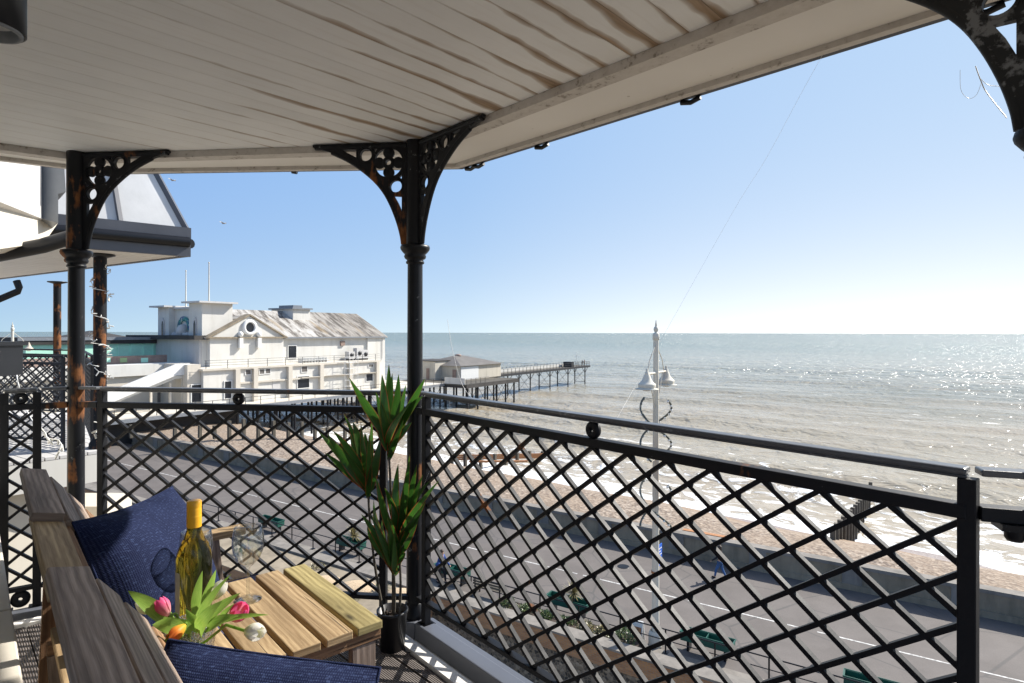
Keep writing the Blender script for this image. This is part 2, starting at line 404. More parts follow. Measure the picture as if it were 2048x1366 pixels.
def m_ceiling():
    t = NT('stained_ceiling_boards'); v = t.coord('UV', (1, 1, 1))
    base = t.ramp(t.noise(v, 3, 5), [(.3, (.75, .76, .77)), (.7, (.83, .84, .85))])
    uv = t.n('ShaderNodeSeparateXYZ'); t.l(v, uv.inputs[0]); PT = .098
    wob = t.noise(t.coord('UV', (2.2, 3, 1)), 1.5, 4, .6)
    q = t.math('DIVIDE', t.math('ADD', uv.outputs[1], t.math('MULTIPLY', t.math('SUBTRACT', wob, .5), .016)), PT)
    bid = t.math('FLOOR', t.math('ADD', q, .5)); jd = t.math('ABSOLUTE', t.math('SUBTRACT', q, bid))       # distance from the nearest joint
    cv = t.n('ShaderNodeCombineXYZ'); t.l(t.math('MULTIPLY', uv.outputs[0], 1.0), cv.inputs[0]); t.l(t.math('MULTIPLY', bid, 5.37), cv.inputs[1])
    st = t.noise(cv.outputs[0], 1.15, 4, .6)
    pos = t.n('ShaderNodeSeparateXYZ'); t.l(t.coord('Position'), pos.inputs[0])
    # damp has crept in from the seaward edge
    dd = t.math('ADD', t.math('MULTIPLY', pos.outputs[0], .722), t.math('MULTIPLY', pos.outputs[1], .692))
    near = t.ramp(t.math('DIVIDE', dd, 2.0), [(.10, 0.0), (.60, .75), (.76, 1.0)])
    rt = t.ramp(t.math('DIVIDE', t.math('ADD', pos.outputs[0], 2.6), 3.4), [(.0, .35), (.75, 1.0)])
    amt = t.math('MULTIPLY', near, rt)
    m = t.math('SUBTRACT', t.math('ADD', st, t.math('MULTIPLY', amt, .21)), .595)
    m = t.math('SUBTRACT', t.math('MULTIPLY', m, 9.0), t.math('MULTIPLY', jd, 5.0))
    fine = t.noise(t.coord('UV', (3, 45, 1)), 2, 4)
    fac = t.math('MULTIPLY', t.ramp(t.math('ADD', m, t.math('MULTIPLY', t.math('SUBTRACT', fine, .5), .6)), [(0, 0), (.35, .55), (1, .95)]), t.ramp(amt, [(.02, .25), (.5, 1)]))
    brown = t.ramp(fine, [(.3, (.17, .10, .05)), (.7, (.36, .25, .15))])
    col = t.mix(fac, base, brown)
    ln = t.ramp(jd, [(.012, .12), (.05, 0)]); col = t.mix(ln, col, (.42, .37, .31))
    fl = t.noise(t.coord('UV', (1.5, 22, 1)), 2.2, 4, .6); col = t.mix(t.ramp(fl, [(.50, 0), (.74, .14)]), col, (.50, .44, .37))
    t.set(color=col, rough=.5, spec=.3, normal=t.bump(fl, .12, .002)); return t.m
M['ceiling'] = m_ceiling()
def m_soffit():
    t = NT('cream_soffit_panel'); v = t.coord('Position')
    col = t.ramp(t.noise(v, 2, 4), [(.3, (.72, .70, .67)), (.7, (.78, .76, .73))])
    sp = t.voro(v, 9, 'Distance'); col = t.mix(t.ramp(sp, [(.03, .5), (.06, 0)]), col, (.2, .15, .1))
    t.set(color=col, rough=.5); return t.m
M['soffit'] = m_soffit()
def m_beam():
    t = NT('flaking_white_beam'); v = t.coord('Position')
    n = t.noise(v, 26, 5, .7); col = t.ramp(n, [(.34, (.26, .23, .2)), (.42, (.50, .47, .44)), (.7, (.58, .55, .52))])
    t.set(color=col, rough=.7, normal=t.bump(n, .5, .004)); return t.m
M['beam'] = m_beam()
def m_deck():
    t = NT('grooved_composite_deck')
    q = t.n('ShaderNodeTexWave', wave_type='BANDS', bands_direction='Y', wave_profile='SIN'); t.l(t.coord('UV'), q.inputs[0]); q.inputs['Scale'].default_value = 1 / (.0125 * 6.283) * 3.14159
    n = t.noise(t.coord('UV', (1.5, 12, 1)), 3, 5); c = t.ramp(n, [(.3, (.10, .082, .075)), (.7, (.19, .165, .15))])
    c = t.mix(t.ramp(q.outputs[1], [(.25, .75), (.5, 0)]), c, (.03, .026, .024))  # shade of the ribbing painted into the grooves as a dark tone
    t.set(color=c, rough=.7, normal=t.bump(q.outputs[1], 1.0, .004)); return t.m
M['deck'] = m_deck()
def m_asphalt():
    t = NT('promenade_asphalt'); v = t.coord('Position')
    n = t.noise(v, .5, 6, .6); f = t.noise(v, 30, 3, .7); c = t.ramp(n, [(.3, (.108, .093, .084)), (.7, (.152, .133, .121))])
    c = t.mix(t.ramp(f, [(.35, .35), (.6, 0)]), c, (.07, .065, .06))
    pt = t.voro(t.coord('Position', (.06, .13, 1), (0, 0, R(32))), 1, 'Color'); sx = t.n('ShaderNodeSeparateColor'); t.l(pt, sx.inputs[0])
    c = t.mix(t.ramp(sx.outputs[0], [(.80, 0), (.82, .25)], 'CONSTANT'), c, (.09, .085, .085))
    ck = t.voro(t.coord('Position', (.22, .22, .22)), 1, 'Distance', 'DISTANCE_TO_EDGE'); c = t.mix(t.ramp(ck, [(.006, .5), (.012, 0)]), c, (.05, .05, .05))
    t.set(color=c, rough=.85, normal=t.bump(f, .4, .01)); return t.m
M['asphalt'] = m_asphalt()
def m_concrete(name, a, b, sc=.6):
    t = NT(name); v = t.coord('Position'); vs = t.coord('Position', (1, 1, .18))
    n = t.noise(v, sc, 6, .65); s = t.noise(vs, 1.7, 5, .6); c = t.ramp(n, [(.3, a), (.7, b)])
    c = t.mix(t.ramp(s, [(.45, 0), (.7, .5)]), c, tuple(x * .45 for x in a)); f = t.noise(v, 12, 3)
    t.set(color=c, rough=.9, normal=t.bump(f, .35, .02)); return t.m
M['concrete'] = m_concrete('sea_wall_concrete', (.20, .165, .115), (.33, .275, .20))
M['coping'] = m_concrete('concrete_coping', (.17, .155, .135), (.27, .245, .215))
def m_line():
    t = NT('worn_white_line'); n = t.noise(t.coord('Position'), 9, 4); t.set(color=t.ramp(n, [(.35, (.25, .24, .23)), (.6, (.60, .59, .56))]), rough=.7); return t.m
M['line'] = m_line()
def m_shingle():
    t = NT('shingle_and_sand'); v = t.coord('Position')
    def cells(sc):
        c = t.voro(v, sc, 'Color'); s = t.n('ShaderNodeSeparateColor'); t.l(c, s.inputs[0]); return s.outputs[0]
    g1, g2 = cells(4.2), cells(9.5)
    peb = t.ramp(g1, [(.05, (.11, .085, .07)), (.3, (.16, .122, .09)), (.6, (.245, .19, .145)), (.9, (.40, .34, .275))])
    peb = t.mix(.45, peb, t.ramp(g2, [(.1, (.12, .09, .075)), (.5, (.235, .178, .13)), (.95, (.47, .40, .33))]))
    big = t.noise(t.coord('Position', (.12, .12, .12)), 1.2, 5, .6, .5)
    peb = t.mix(t.ramp(big, [(.40, 0), (.6, .55)]), peb, (.28, .21, .15))
    dn = t.n('ShaderNodeVectorMath', operation='DOT_PRODUCT'); t.l(t.coord('Position'), dn.inputs[0]); dn.inputs[1].default_value = (NV.x - .11 * CV.x, NV.y - .11 * CV.y, 0)
    nn = t.math('ADD', dn.outputs['Value'], t.math('MULTIPLY', t.math('SUBTRACT', big, .5), 5))
    sandm = t.ramp(t.math('DIVIDE', t.math('SUBTRACT', nn, 38), 16), [(.36, 0), (.46, .8)])
    col = t.mix(sandm, peb, t.mix(t.noise(v, 1.5, 5), (.215, .148, .095), (.285, .20, .135)))
    wet = t.ramp(t.math('DIVIDE', t.math('SUBTRACT', nn, 38), 16), [(.46, 0), (.56, 1)])
    col = t.mix(wet, col, (.20, .165, .155))
    ro = t.ramp(wet, [(0, .92), (1, .55)])
    h = t.voro(v, 4.2, 'Distance'); t.set(color=col, rough=ro, spec=.3, normal=t.bump(h, .7, .09)); return t.m
M['shingle'] = m_shingle()
def m_sea():
    t = NT('silty_sea_water')
    dn = t.n('ShaderNodeVectorMath', operation='DOT_PRODUCT'); t.l(t.coord('Position'), dn.inputs[0]); dn.inputs[1].default_value = (NV.x, NV.y, 0)
    dc = t.n('ShaderNodeVectorMath', operation='DOT_PRODUCT'); t.l(t.coord('Position'), dc.inputs[0]); dc.inputs[1].default_value = (CV.x, CV.y, 0)
    n, c = dn.outputs['Value'], dc.outputs['Value']
    def vec(a, b):
        q = t.n('ShaderNodeCombineXYZ'); t.l(t.math('MULTIPLY', n, a), q.inputs[0]); t.l(t.math('MULTIPLY', c, b), q.inputs[1]); return q.outputs[0]
    nn = t.math('SUBTRACT', n, t.math('MULTIPLY', c, .11))
    lg = t.noise(vec(.02, .006), 1, 4)
    far = t.ramp(t.math('ADD', t.math('DIVIDE', nn, 700), t.math('MULTIPLY', t.math('SUBTRACT', lg, .5), .25)), [(.05, (.40, .34, .255)), (.14, (.34, .295, .215)), (.30, (.225, .225, .175)), (.9, (.135, .18, .145))])
    band = t.noise(vec(.13, .022), 1, 5, .65); far = t.mix(t.ramp(band, [(.46, 0), (.66, .38)]), far, (.40, .32, .23))
    # foam
    w1 = t.noise(vec(.10, .05), 1, 3); nw = t.math('ADD', nn, t.math('MULTIPLY', t.math('SUBTRACT', w1, .5), 7))
    lace = t.noise(vec(.55, .30), 1, 7, .68, 1.1); lace2 = t.noise(vec(.16, .05), 1, 6, .65, .6)
    zone = t.ramp(t.math('DIVIDE', t.math('SUBTRACT', nw, 48), 40), [(.0, .86), (.13, .58), (.20, .43), (.34, .48), (.48, .35), (.62, .40), (.85, .27), (1, .2)])
    f1 = t.ramp(t.math('ADD', lace, t.math('SUBTRACT', zone, .5)), [(.475, 0), (.53, 1)])
    crest = t.ramp(t.math('ADD', lace2, t.math('MULTIPLY', lace, .35)), [(.86, 0), (.90, .8)])
    f2 = t.math('MULTIPLY', crest, t.ramp(t.math('DIVIDE', nn, 400), [(.12, 1), (.9, .12)]))
    wc = t.noise(vec(.22, .10), 1, 3, .5); f3 = t.ramp(wc, [(.755, 0), (.785, .7)])
    foam = t.math('MAXIMUM', f1, t.math('MAXIMUM', f2, t.math('MULTIPLY', f3, .6)))
    col = t.mix(foam, far, (.78, .79, .78)); fr_ = t.ramp(t.math('DIVIDE', n, 900), [(.05, .12), (.5, .17), (1, .22)]); ro = t.mix(foam, fr_, (.8, .8, .8))
    H = None
    for wn, wc_, amp, a0, a1, z0, z1 in ((.9, 1.9, .20, 0, 1, 90, 170), (2.6, 3.6, .78, 45, 70, 240, 420), (7, 5, 3.2, 150, 260, 700, 1100), (22, 11, 11.0, 500, 900, 2600, 4200), (85, 36, 42, 2200, 3800, 1e6, 2e6)):
        w_ = t.math('MULTIPLY', t.ramp(t.math('DIVIDE', t.math('SUBTRACT', n, a0), a1 - a0), [(0, 0), (1, 1)]), t.ramp(t.math('DIVIDE', t.math('SUBTRACT', n, z0), z1 - z0), [(0, 1), (1, 0)]))
        h_ = t.math('MULTIPLY', t.math('MULTIPLY', t.noise(vec(1 / wn, 1 / wc_), 1, 3, .6, .3), amp), w_); H = h_ if H is None else t.math('ADD', H, h_)
    nb = t.bump(H, 1.0, 1.0); nb = t.bump(foam, .5, .12, nb)
    t.set(color=col, rough=ro, ior=1.33, normal=nb); return t.m
M['sea'] = m_sea()
def m_render(name, col, stain=(.30, .27, .2), amt=.45):
    t = NT(name); v = t.coord('Position'); n = t.noise(v, .35, 5, .6); vs = t.coord('Position', (1, 1, .12)); s = t.noise(vs, 1.1, 5, .62)
    c = t.ramp(n, [(.3, tuple(x * .88 for x in col)), (.7, col)]); c = t.mix(t.ramp(s, [(.5, 0), (.8, amt)]), c, stain)
    t.set(color=c, rough=.8); return t.m
M['render'] = m_render('white_seafront_render', (.66, .645, .60), amt=.30)
M['render_cream'] = m_render('cream_seafront_render', (.60, .555, .475), amt=.35)
M['render_grey'] = m_render('pale_grey_boarding', (.56, .55, .54))
M['clap'] = m_render('beige_cladding', (.54, .50, .42), (.25, .22, .16), .6)
M['mint'] = plain('mint_green_paint', (.44, .77, .60), .6, .12, .8)
M['lime'] = plain('lime_green_panel', (.30, .42, .20), .6, .1, 1)
M['brown_fence'] = plain('brown_boarding', (.28, .20, .165), .8, .2, 2)
M['roof_dark'] = plain('dark_felt_roof', (.045, .042, .04), .9, .3, .5)
M['roof_slate'] = plain('grey_slate_roof', (.13, .12, .11), .8, .2, .5)
M['window'] = plain('dark_window_glass', (.015, .018, .025), .12, .2, 1)
M['frame_white'] = plain('white_frame', (.70, .70, .68), .5)
def m_oldroof():
    t = NT('lichen_streaked_roof_sheets')
    dn = t.n('ShaderNodeVectorMath', operation='DOT_PRODUCT'); t.l(t.coord('Position'), dn.inputs[0]); dn.inputs[1].default_value = (NV.x, NV.y, 0)
    z = t.n('ShaderNodeSeparateXYZ'); t.l(t.coord('Position'), z.inputs[0])
    q = t.n('ShaderNodeCombineXYZ'); t.l(t.math('MULTIPLY', dn.outputs['Value'], 1), q.inputs[0]); t.l(t.math('MULTIPLY', z.outputs[2], .45), q.inputs[1])
    a = t.noise(q.outputs[0], .9, 7, .72, .4); g = t.noise(q.outputs[0], .24, 4, .5)
    c = t.ramp(a, [(.36, (.07, .065, .055)), (.44, (.17, .15, .13)), (.50, (.40, .38, .35)), (.66, (.62, .61, .58))])
    c = t.mix(t.ramp(t.math('DIVIDE', t.math('SUBTRACT', dn.outputs['Value'], 62), 26), [(.25, .15), (.62, .75)]), c, t.ramp(a, [(.4, (.07, .06, .05)), (.62, (.27, .24, .2))]))
    y = t.noise(q.outputs[0], .5, 3, .5); c = t.mix(t.ramp(y, [(.60, 0), (.68, .45)]), c, (.30, .21, .10))
    w_ = t.n('ShaderNodeTexWave', wave_type='BANDS', bands_direction='X'); t.l(q.outputs[0], w_.inputs[0]); w_.inputs['Scale'].default_value = 1.6
    c = t.mix(t.ramp(w_.outputs[1], [(.05, .5), (.14, 0)]), c, (.08, .07, .06))
    t.set(color=c, rough=.85, normal=t.bump(w_.outputs[1], .6, .05)); return t.m
M['oldroof'] = m_oldroof()
def m_zinc():
    t = NT('pale_zinc_sheet'); v = t.coord('Position'); n = t.noise(v, 2.2, 5, .6)
    t.set(color=t.ramp(n, [(.3, (.50, .505, .50)), (.7, (.63, .635, .63))]), rough=.5, metal=.0, normal=t.bump(n, .2, .02)); return t.m
M['zinc'] = m_zinc()
def m_brick():
    t = NT('buff_brick'); q = t.n('ShaderNodeTexBrick'); t.l(t.coord('UV'), q.inputs[0])
    q.inputs['Color1'].default_value = (.40, .22, .10, 1); q.inputs['Color2'].default_value = (.28, .145, .07, 1); q.inputs['Mortar'].default_value = (.22, .19, .16, 1)
    q.inputs['Scale'].default_value = 1; q.inputs['Brick Width'].default_value = .23; q.inputs['Row Height'].default_value = .078; q.inputs['Mortar Size'].default_value = .008
    t.set(color=q.outputs[0], rough=.9, normal=t.bump(q.outputs[1], -.4, .01)); return t.m
M['brick'] = m_brick()
def m_flint():
    t = NT('flint_walling'); v = t.coord('Position'); c = t.voro(v, 6.5, 'Color'); s = t.n('ShaderNodeSeparateColor'); t.l(c, s.inputs[0])
    e = t.voro(v, 6.5, 'Distance', 'DISTANCE_TO_EDGE'); col = t.ramp(s.outputs[0], [(.1, (.03, .028, .025)), (.6, (.12, .10, .08)), (.95, (.26, .22, .17))])
    col = t.mix(t.ramp(e, [(.04, 1), (.10, 0)]), col, (.17, .14, .10)); t.set(color=col, rough=.7, normal=t.bump(e, .8, .04)); return t.m
M['flint'] = m_flint()
M['leaf_dark'] = leafmat('cordyline_leaf', (.016, .065, .010), (.075, .21, .025), (.48, .07, .03), .42)
M['leaf_tulip'] = leafmat('tulip_leaf', (.16, .33, .04), (.40, .56, .12), None, .5)
M['leaf_bush'] = leafmat('shrub_leaf', (.035, .07, .02), (.13, .17, .06), None, .25)
M['leaf_dry'] = leafmat('dry_spiky_leaf', (.12, .11, .04), (.34, .29, .15), None, .2)
def petal(name, a, b):
    t = NT(name); sx = t.n('ShaderNodeSeparateXYZ'); t.l(t.coord('UV'), sx.inputs[0])
    n = t.noise(t.coord('UV', (2, 24, 1)), 2, 3); f = t.math('ADD', sx.outputs[0], t.math('MULTIPLY', t.math('SUBTRACT', n, .5), .5))
    c = t.ramp(f, [(.1, a), (.75, b)]); t.set(color=c, rough=.45, spec=.3)
    tr = t.n('ShaderNodeBsdfTranslucent'); t.l(c, tr.inputs[0]); mx = t.n('ShaderNodeMixShader'); mx.inputs[0].default_value = .4
    t.l(t.b.outputs[0], mx.inputs[1]); t.l(tr.outputs[0], mx.inputs[2]); t.l(mx.outputs[0], t.o.inputs[0]); return t.m
M['pink'] = petal('pink_petal', (.80, .45, .42), (.80, .12, .30))
M['white_petal'] = petal('white_petal', (.70, .72, .35), (.86, .83, .76))
M['orange_petal'] = petal('orange_petal', (.80, .55, .06), (.80, .20, .04))
M['glass'] = thinglass('clear_thin_glass')
M['cut_glass'] = thinglass('cut_glass', (.93, .95, .94), 2.2, 1)
M['bottle'] = glassmat('olive_bottle_glass', (.50, .41, .045), ior=1.36)
M['wine'] = glassmat('white_wine', (.90, .74, .25), ior=1.33)
M['cap'] = plain('yellow_foil_cap', (.78, .40, .02), .35, .05, 40)
M['label'] = plain('grey_paper_label', (.42, .40, .35), .7, .1, 20)
M['silk'] = plain('spider_silk', (.85, .85, .85), .4, .02)
M['bulb'] = plain('white_bulb_plastic', (.75, .75, .72), .3, .05)
M['rubber'] = plain('cable_rubber', (.02, .02, .022), .5)
M['blue_sign'] = plain('blue_sign_face', (.02, .12, .55), .4, .05)
M['blue_board'] = plain('blue_hoarding', (.02, .14, .42), .5, .15, 1)
M['lamp_cream'] = m_render('chalky_cream_lamp_paint', (.66, .63, .54), (.33, .20, .11), .8)
M['rope_green'] = plain('dull_garland_green', (.10, .11, .095), .8, .3, 10)
M['jeans'] = plain('blue_denim', (.05, .12, .28), .85, .2, 8)
M['black_cloth'] = plain('black_cloth', (.015, .015, .02), .85, .2, 8)
M['blue_cloth'] = plain('blue_cloth', (.02, .06, .22), .8, .2, 8)
M['grey_cloth'] = plain('pale_grey_cloth', (.42, .42, .43), .85, .1, 8)
M['skin'] = plain('skin', (.50, .30, .21), .5, .06, 8)
M['hair'] = plain('brown_hair', (.05, .03, .018), .6, .2, 20)
M['gull'] = plain('gull_feather', (.35, .35, .36), .7, .2, 8)
M['gravel'] = plain('buff_gravel', (.45, .34, .22), .95, .35, 20, bump=.6)
# ------------------------------------------------------------------ our balcony: deck, kerb, ceiling, wall
ZC = 2.42 * K
dR = Vector((.656, -.755)); mR = Vector((.755, .656))           # along and out of the right-hand railing
RL = [(2.2, -.05), (-.455, 3.007), (-2.33, 3.23), (-3.6, 2.34)]   # railing line, old units
def sc(poly): return [(x * K, y * K) for x, y in poly]
def inset(line, d):                                               # offset the open 3-segment line outward (+) or inward (-)
    out = []; n = len(line)
    dirs = [(Vector(line[i + 1]) - Vector(line[i])).normalized() for i in range(n - 1)]
    nor = [Vector((q.y, -q.x)) for q in dirs]
    for i in range(n):
        if i == 0: p = Vector(line[0]) + nor[0] * d
        elif i == n - 1: p = Vector(line[-1]) + nor[-1] * d
        else:
            a, b = nor[i - 1], nor[i]; m_ = (a + b); m_ = m_ / m_.length; p = Vector(line[i]) + m_ * (d / m_.dot(a))
        out.append((p.x, p.y))
    return out
back = [(-3.6, -2.2), (2.2, -2.2)]
b_dir = (-.694, .72)
mb = strips(sc(inset(RL, -.20) + back), b_dir, .142, .006, -.024, 0, MB())
solo('balcony_deck', mb, M['deck'], 'grooved grey brown decking of the balcony with lattice shadows across it', 'deck')
mb = MB()
def band(line_in, line_out, z0, z1, mb):
    for i in range(len(line_in) - 1):
        a, b, c, d = line_in[i], line_in[i + 1], line_out[i + 1], line_out[i]
        P = [(x * K, y * K, z) for z in (z0, z1) for x, y in (a, b, c, d)]
        mb.add(P, [(3, 2, 1, 0), (4, 5, 6, 7), (0, 1, 5, 4), (1, 2, 6, 5), (2, 3, 7, 6), (3, 0, 4, 7)])
    return mb
band(inset(RL, -.192), inset(RL, -.135), -.03, .012, mb)
solo('deck_edge_trim', mb, M['soffit'], 'pale trim board along the outer edge of the balcony decking', 'trim')
mb = band(inset(RL, -.045), inset(RL, .030), -.06, .012, MB())
kb = solo('balcony_kerb', mb, M['shade_lead_grey'], 'white painted metal kerb under the balcony railing, its shade coloured in grey', 'kerb', bevel=.004)
mb = band(inset(RL, .032), inset(RL, .10), -.10, -.022, MB())
solo('lead_apron', mb, M['shade_lead_grey'], 'grey lead flashing outside the balcony railing', 'flashing')
mb = band(inset(RL, -1.0), inset(RL, .15), -.30, -.065, MB())
mb.prism(sc(inset(RL, -.4) + back), (0, 0, 0), (1, 0, 0), (0, 1, 0), -.30, -.068)
solo('balcony_slab', mb, M['render'], 'cream rendered slab carrying the balcony above the promenade', 'slab')

CB = [(2.4, -.06), (-.4926, 3.047), (-2.36, 3.25), (-3.6, 2.38)]
EV = [(2.9, .10), (-.313, 3.45), (-2.41, 3.58), (-3.77, 2.73)]
mb = strips(sc(inset(CB, .022) + [(-3.6, -1.6), (2.4, -1.6)]), (.684, .729), .098, .0014, ZC, ZC + .012, MB())
ceil = thing('canopy_roof', (0, 1.5, ZC), 'white boarded canopy ceiling over the balcony with brown damp streaks', 'canopy')
part('ceiling_boards', mb, M['ceiling'], ceil)
mb = MB(); mb.prism(sc(EV + [(-3.6, -1.6), (2.9, -1.6)]), (0, 0, 0), (1, 0, 0), (0, 1, 0), ZC + .016, ZC + .12)
part('roof_slab', mb, M['steel'], ceil)
part('edge_beam', band([(x, y) for x, y in inset(CB, .024)], inset(CB, .095), ZC - .030, ZC + .010, MB()), M['beam'], ceil)
mb = band(inset(CB, .096), EV, ZC - .006, ZC + .014, MB()); part('outer_soffit', mb, M['soffit'], ceil)
g0 = inset(EV, -.012); g1 = inset(EV, .035)
part('eave_moulding', band(inset(EV, -.03), inset(EV, .004), ZC - .024, ZC + .013, MB()), M['beam'], ceil)
part('gutter', band(inset(EV, .006), inset(EV, .05), ZC - .016, ZC + .07, MB()), M['dark'], ceil)
for t in (.06, .13, .62, 1.45, 2.4, 3.1):
    p = Vector((-.313, 3.45)) + Vector((.692, -.722)) * t
    q = p + Vector((.722, .692)) * .045
    mb = MB(); mb.tube([kk(q.x - .03, q.y + .03, 2.395), kk(q.x, q.y, 2.385), kk(q.x + .03, q.y - .03, 2.395)], .009, 8)
    part('gutter_clip', mb, M['dark'], ceil)
mb = MB(); q = Vector((-1.3, 3.51)); mb.tube([kk(q.x, q.y + .03, 2.40), kk(q.x + .03, q.y + .03, 2.395)], .012, 8); part('gutter_clip', mb, M['dark'], ceil)

wd = Vector((-.672, .741, 0)); wn = Vector((.741, .672, 0)); W0 = Vector((-.786, .763, 0))
mb = MB(); mb.frame_box(W0, wd, wn, (0, 0, 1), -.18, 3.6, -.30, 0, -.3, ZC)
wl = thing('building_wall', W0, 'cream rendered house wall beside the balcony seat with a deep sill', 'wall')
part('wall_face', mb, M['render'], wl)
mb = MB(); mb.frame_box(W0, wd, wn, (0, 0, 1), -.18, .82, .004, .15, .50, .57); mb.frame_box(W0, wd, wn, (0, 0, 1), .824, 3.3, .004, .15, .50, .57)
mb.frame_box(W0, wd, wn, (0, 0, 1), -.16, 3.3, .004, .12, 0.004, .497)
part('sill', mb, M['cream'], wl, bevel=.004)

# ------------------------------------------------------------------ wall lamp
lp = Vector((-.724, .83, 1.668))
tl = thing('wall_downlight', lp, 'dark cylindrical wall downlight under the canopy, its glass lens facing down', 'lamp')
mb = MB(); mb.lathe([(.0, .16), (.041, .16), (.041, 0), (.0375, 0), (.036, .012), (.036, .03)], lp, 40); part('housing', mb, M['dark'], tl)
mb = MB(); mb.lathe([(.037, .001), (.037, -.003), (.032, -.003), (.031, .008), (.029, .012)], lp, 40); part('rim', mb, M['steel'], tl)
mb = MB(); mb.lathe([(.031, .010), (.02, .022), (.008, .030), (0, .030)], lp, 32); part('lens', mb, M['frame_white'], tl)
mb = MB(); mb.beam(lp + Vector((0, 0, .08)), W0 + Vector((0, 0, lp.z + .08)) - wd * -.02, .05, .07); part('mount', mb, M['dark'], tl)

# ------------------------------------------------------------------ cast-iron columns with pierced brackets
def bracket_mesh():
    cu = D.curves.new('bracket_outline', 'CURVE'); cu.dimensions = '2D'; cu.fill_mode = 'BOTH'; cu.extrude = .0085
    def spl(pts):
        s = cu.splines.new('POLY'); s.points.add(len(pts) - 1); s.use_cyclic_u = True
        for i, (x, y) in enumerate(pts): s.points[i].co = (x * K, y * K, 0, 1)
    CCV = [(.50, -.012), (.40, -.042), (.32, -.080), (.25, -.124), (.175, -.186), (.122, -.248), (.082, -.320), (.050, -.400), (.030, -.470), (.022, -.52)]
    spl([(0, 0), (.50, 0)] + [(q.x, q.y) for q in smooth([(x, y, 0) for x, y in CCV], 4)] + [(0, -.52)])
    def circ(cx, cy, r, n=32): spl([(cx + r * math.cos(2 * math.pi * i / n), cy + r * math.sin(2 * math.pi * i / n)) for i in range(n)])
    circ(.098, -.101, .074); circ(.216, -.060, .031, 24); circ(.058, -.223, .031, 24)
    spl([(.268, -.030), (.345, -.028), (.31, -.048), (.268, -.070)]); spl([(.028, -.275), (.068, -.272), (.046, -.31), (.028, -.352)])
    spl([(.155, -.030), (.178, -.030), (.168, -.046)]); spl([(.028, -.160), (.028, -.185), (.042, -.178)])
    ob = D.objects.new('tmp', cu); COL.objects.link(ob); bpy.context.view_layer.update()
    me = D.meshes.new_from_object(ob.evaluated_get(bpy.context.evaluated_depsgraph_get())); D.objects.remove(ob)
    mb = MB(); mb.add([v.co.copy() for v in me.vertices], [tuple(p.vertices) for p in me.polygons])
    c = Vector((.098 * K, -.101 * K, 0)); ez = (0, 0, 1)
    for a in range(4):
        q = c + Vector((math.cos(a * math.pi / 2), math.sin(a * math.pi / 2), 0)) * .050 * K
        mb.lathe([(0, .0105), (.024 * K, .0105), (.029 * K, .006), (.029 * K, -.006), (.024 * K, -.0105), (0, -.0105)], q, 14)
    mb.lathe([(.014 * K, .011), (.030 * K, .011), (.033 * K, .006), (.033 * K, -.006), (.030 * K, -.011), (.014 * K, -.011), (.014 * K, .011)], c, 18)
    for cx, cy in ((.216, -.060), (.058, -.223)):
        mb.lathe([(.031 * K, .0115), (.038 * K, .0115), (.040 * K, .009), (.040 * K, -.009), (.038 * K, -.0115), (.031 * K, -.0115)], (cx * K, cy * K, 0), 24)
    # raised rim along the concave edge
    mb.tube([(q.x * K, (q.y + .003) * K, 0) for q in smooth([(x, y, 0) for x, y in CCV[1:]], 5)], .0105, 8)
    mb.tube([(0.0, -.012 * K, 0), (.49 * K, -.012 * K, 0)], .0125, 8)
    mb.v = [Vector((p.x, p.z, p.y)) for p in mb.v]; mb.f = [f[::-1] for f in mb.f]; mb.uv = [u[::-1] for u in mb.uv]
    return mb.mesh('bracket')
BR = bracket_mesh()
def iron_column(x, y, dirs, label, mats=('iron', 'iron'), rusty=None):
    p = Vector((x * K, y * K, 0)); t = thing('iron_column', p, label, 'column', 'cast iron columns carrying the canopy')
    k = K
    mb = MB(); mb.lathe([(0, 0.0), (.062 * k, 0.0), (.062 * k, .03), (.052 * k, .045), (.047 * k, .07), (.040 * k, .075)], p, 24); part('base', mb, M[mats[0]], t)
    mb = MB(); mb.lathe([(.041 * k, .07), (.038 * k, 1.80 * k)], p, 28); part('shaft', mb, M[mats[0]], t)
    mb = MB(); mb.lathe([(.038 * k, 1.795 * k), (.046 * k, 1.80 * k), (.046 * k, 1.808 * k), (.040 * k, 1.815 * k), (.052 * k, 1.825 * k), (.056 * k, 1.835 * k), (.052 * k, 1.845 * k), (.062 * k, 1.855 * k),
                                    (.072 * k, 1.868 * k), (.075 * k, 1.878 * k), (.072 * k, 1.889 * k), (.045 * k, 1.897 * k)], p, 32); part('capital', mb, M[mats[0]], t)
    mb = MB(); mb.lathe([(.046 * k, 1.89 * k), (.046 * k, 2.42 * k)], p, 28); part('upper_shaft', mb, M[rusty or mats[1]], t)
    for i, d in enumerate(dirs):
        a = math.atan2(d[1], d[0]); o = D.objects.new('bracket', BR if i == 0 and False else BR.copy()); COL.objects.link(o)
        o.data.materials.clear(); o.data.materials.append(M[rusty or mats[1]])
        o.parent = t; o.location = (math.cos(a) * .040 * k, math.sin(a) * .040 * k, ZC - .004); o.rotation_euler = (0, 0, a)
    return t
d12 = (-1.8674, .203); d13 = (1.6526, -1.777)
C1, C2, C3 = (-.4926, 3.047), (-2.36, 3.25), (1.16, 1.275)
iron_column(*C1, [d12, d13], 'black iron column behind the potted plant at the corner of the railing', ('iron_column', 'iron'), 'iron_worn')
iron_column(*C2, [(-d12[0], -d12[1])], 'black iron column with orange rust patches beyond the wooden seat', ('iron_rusty', 'iron_rusty'))
iron_column(*C3, [(-d13[0], -d13[1])], 'mottled iron column at the right edge, only its capital and pierced bracket in view', ('iron', 'iron'), 'iron_mottled')

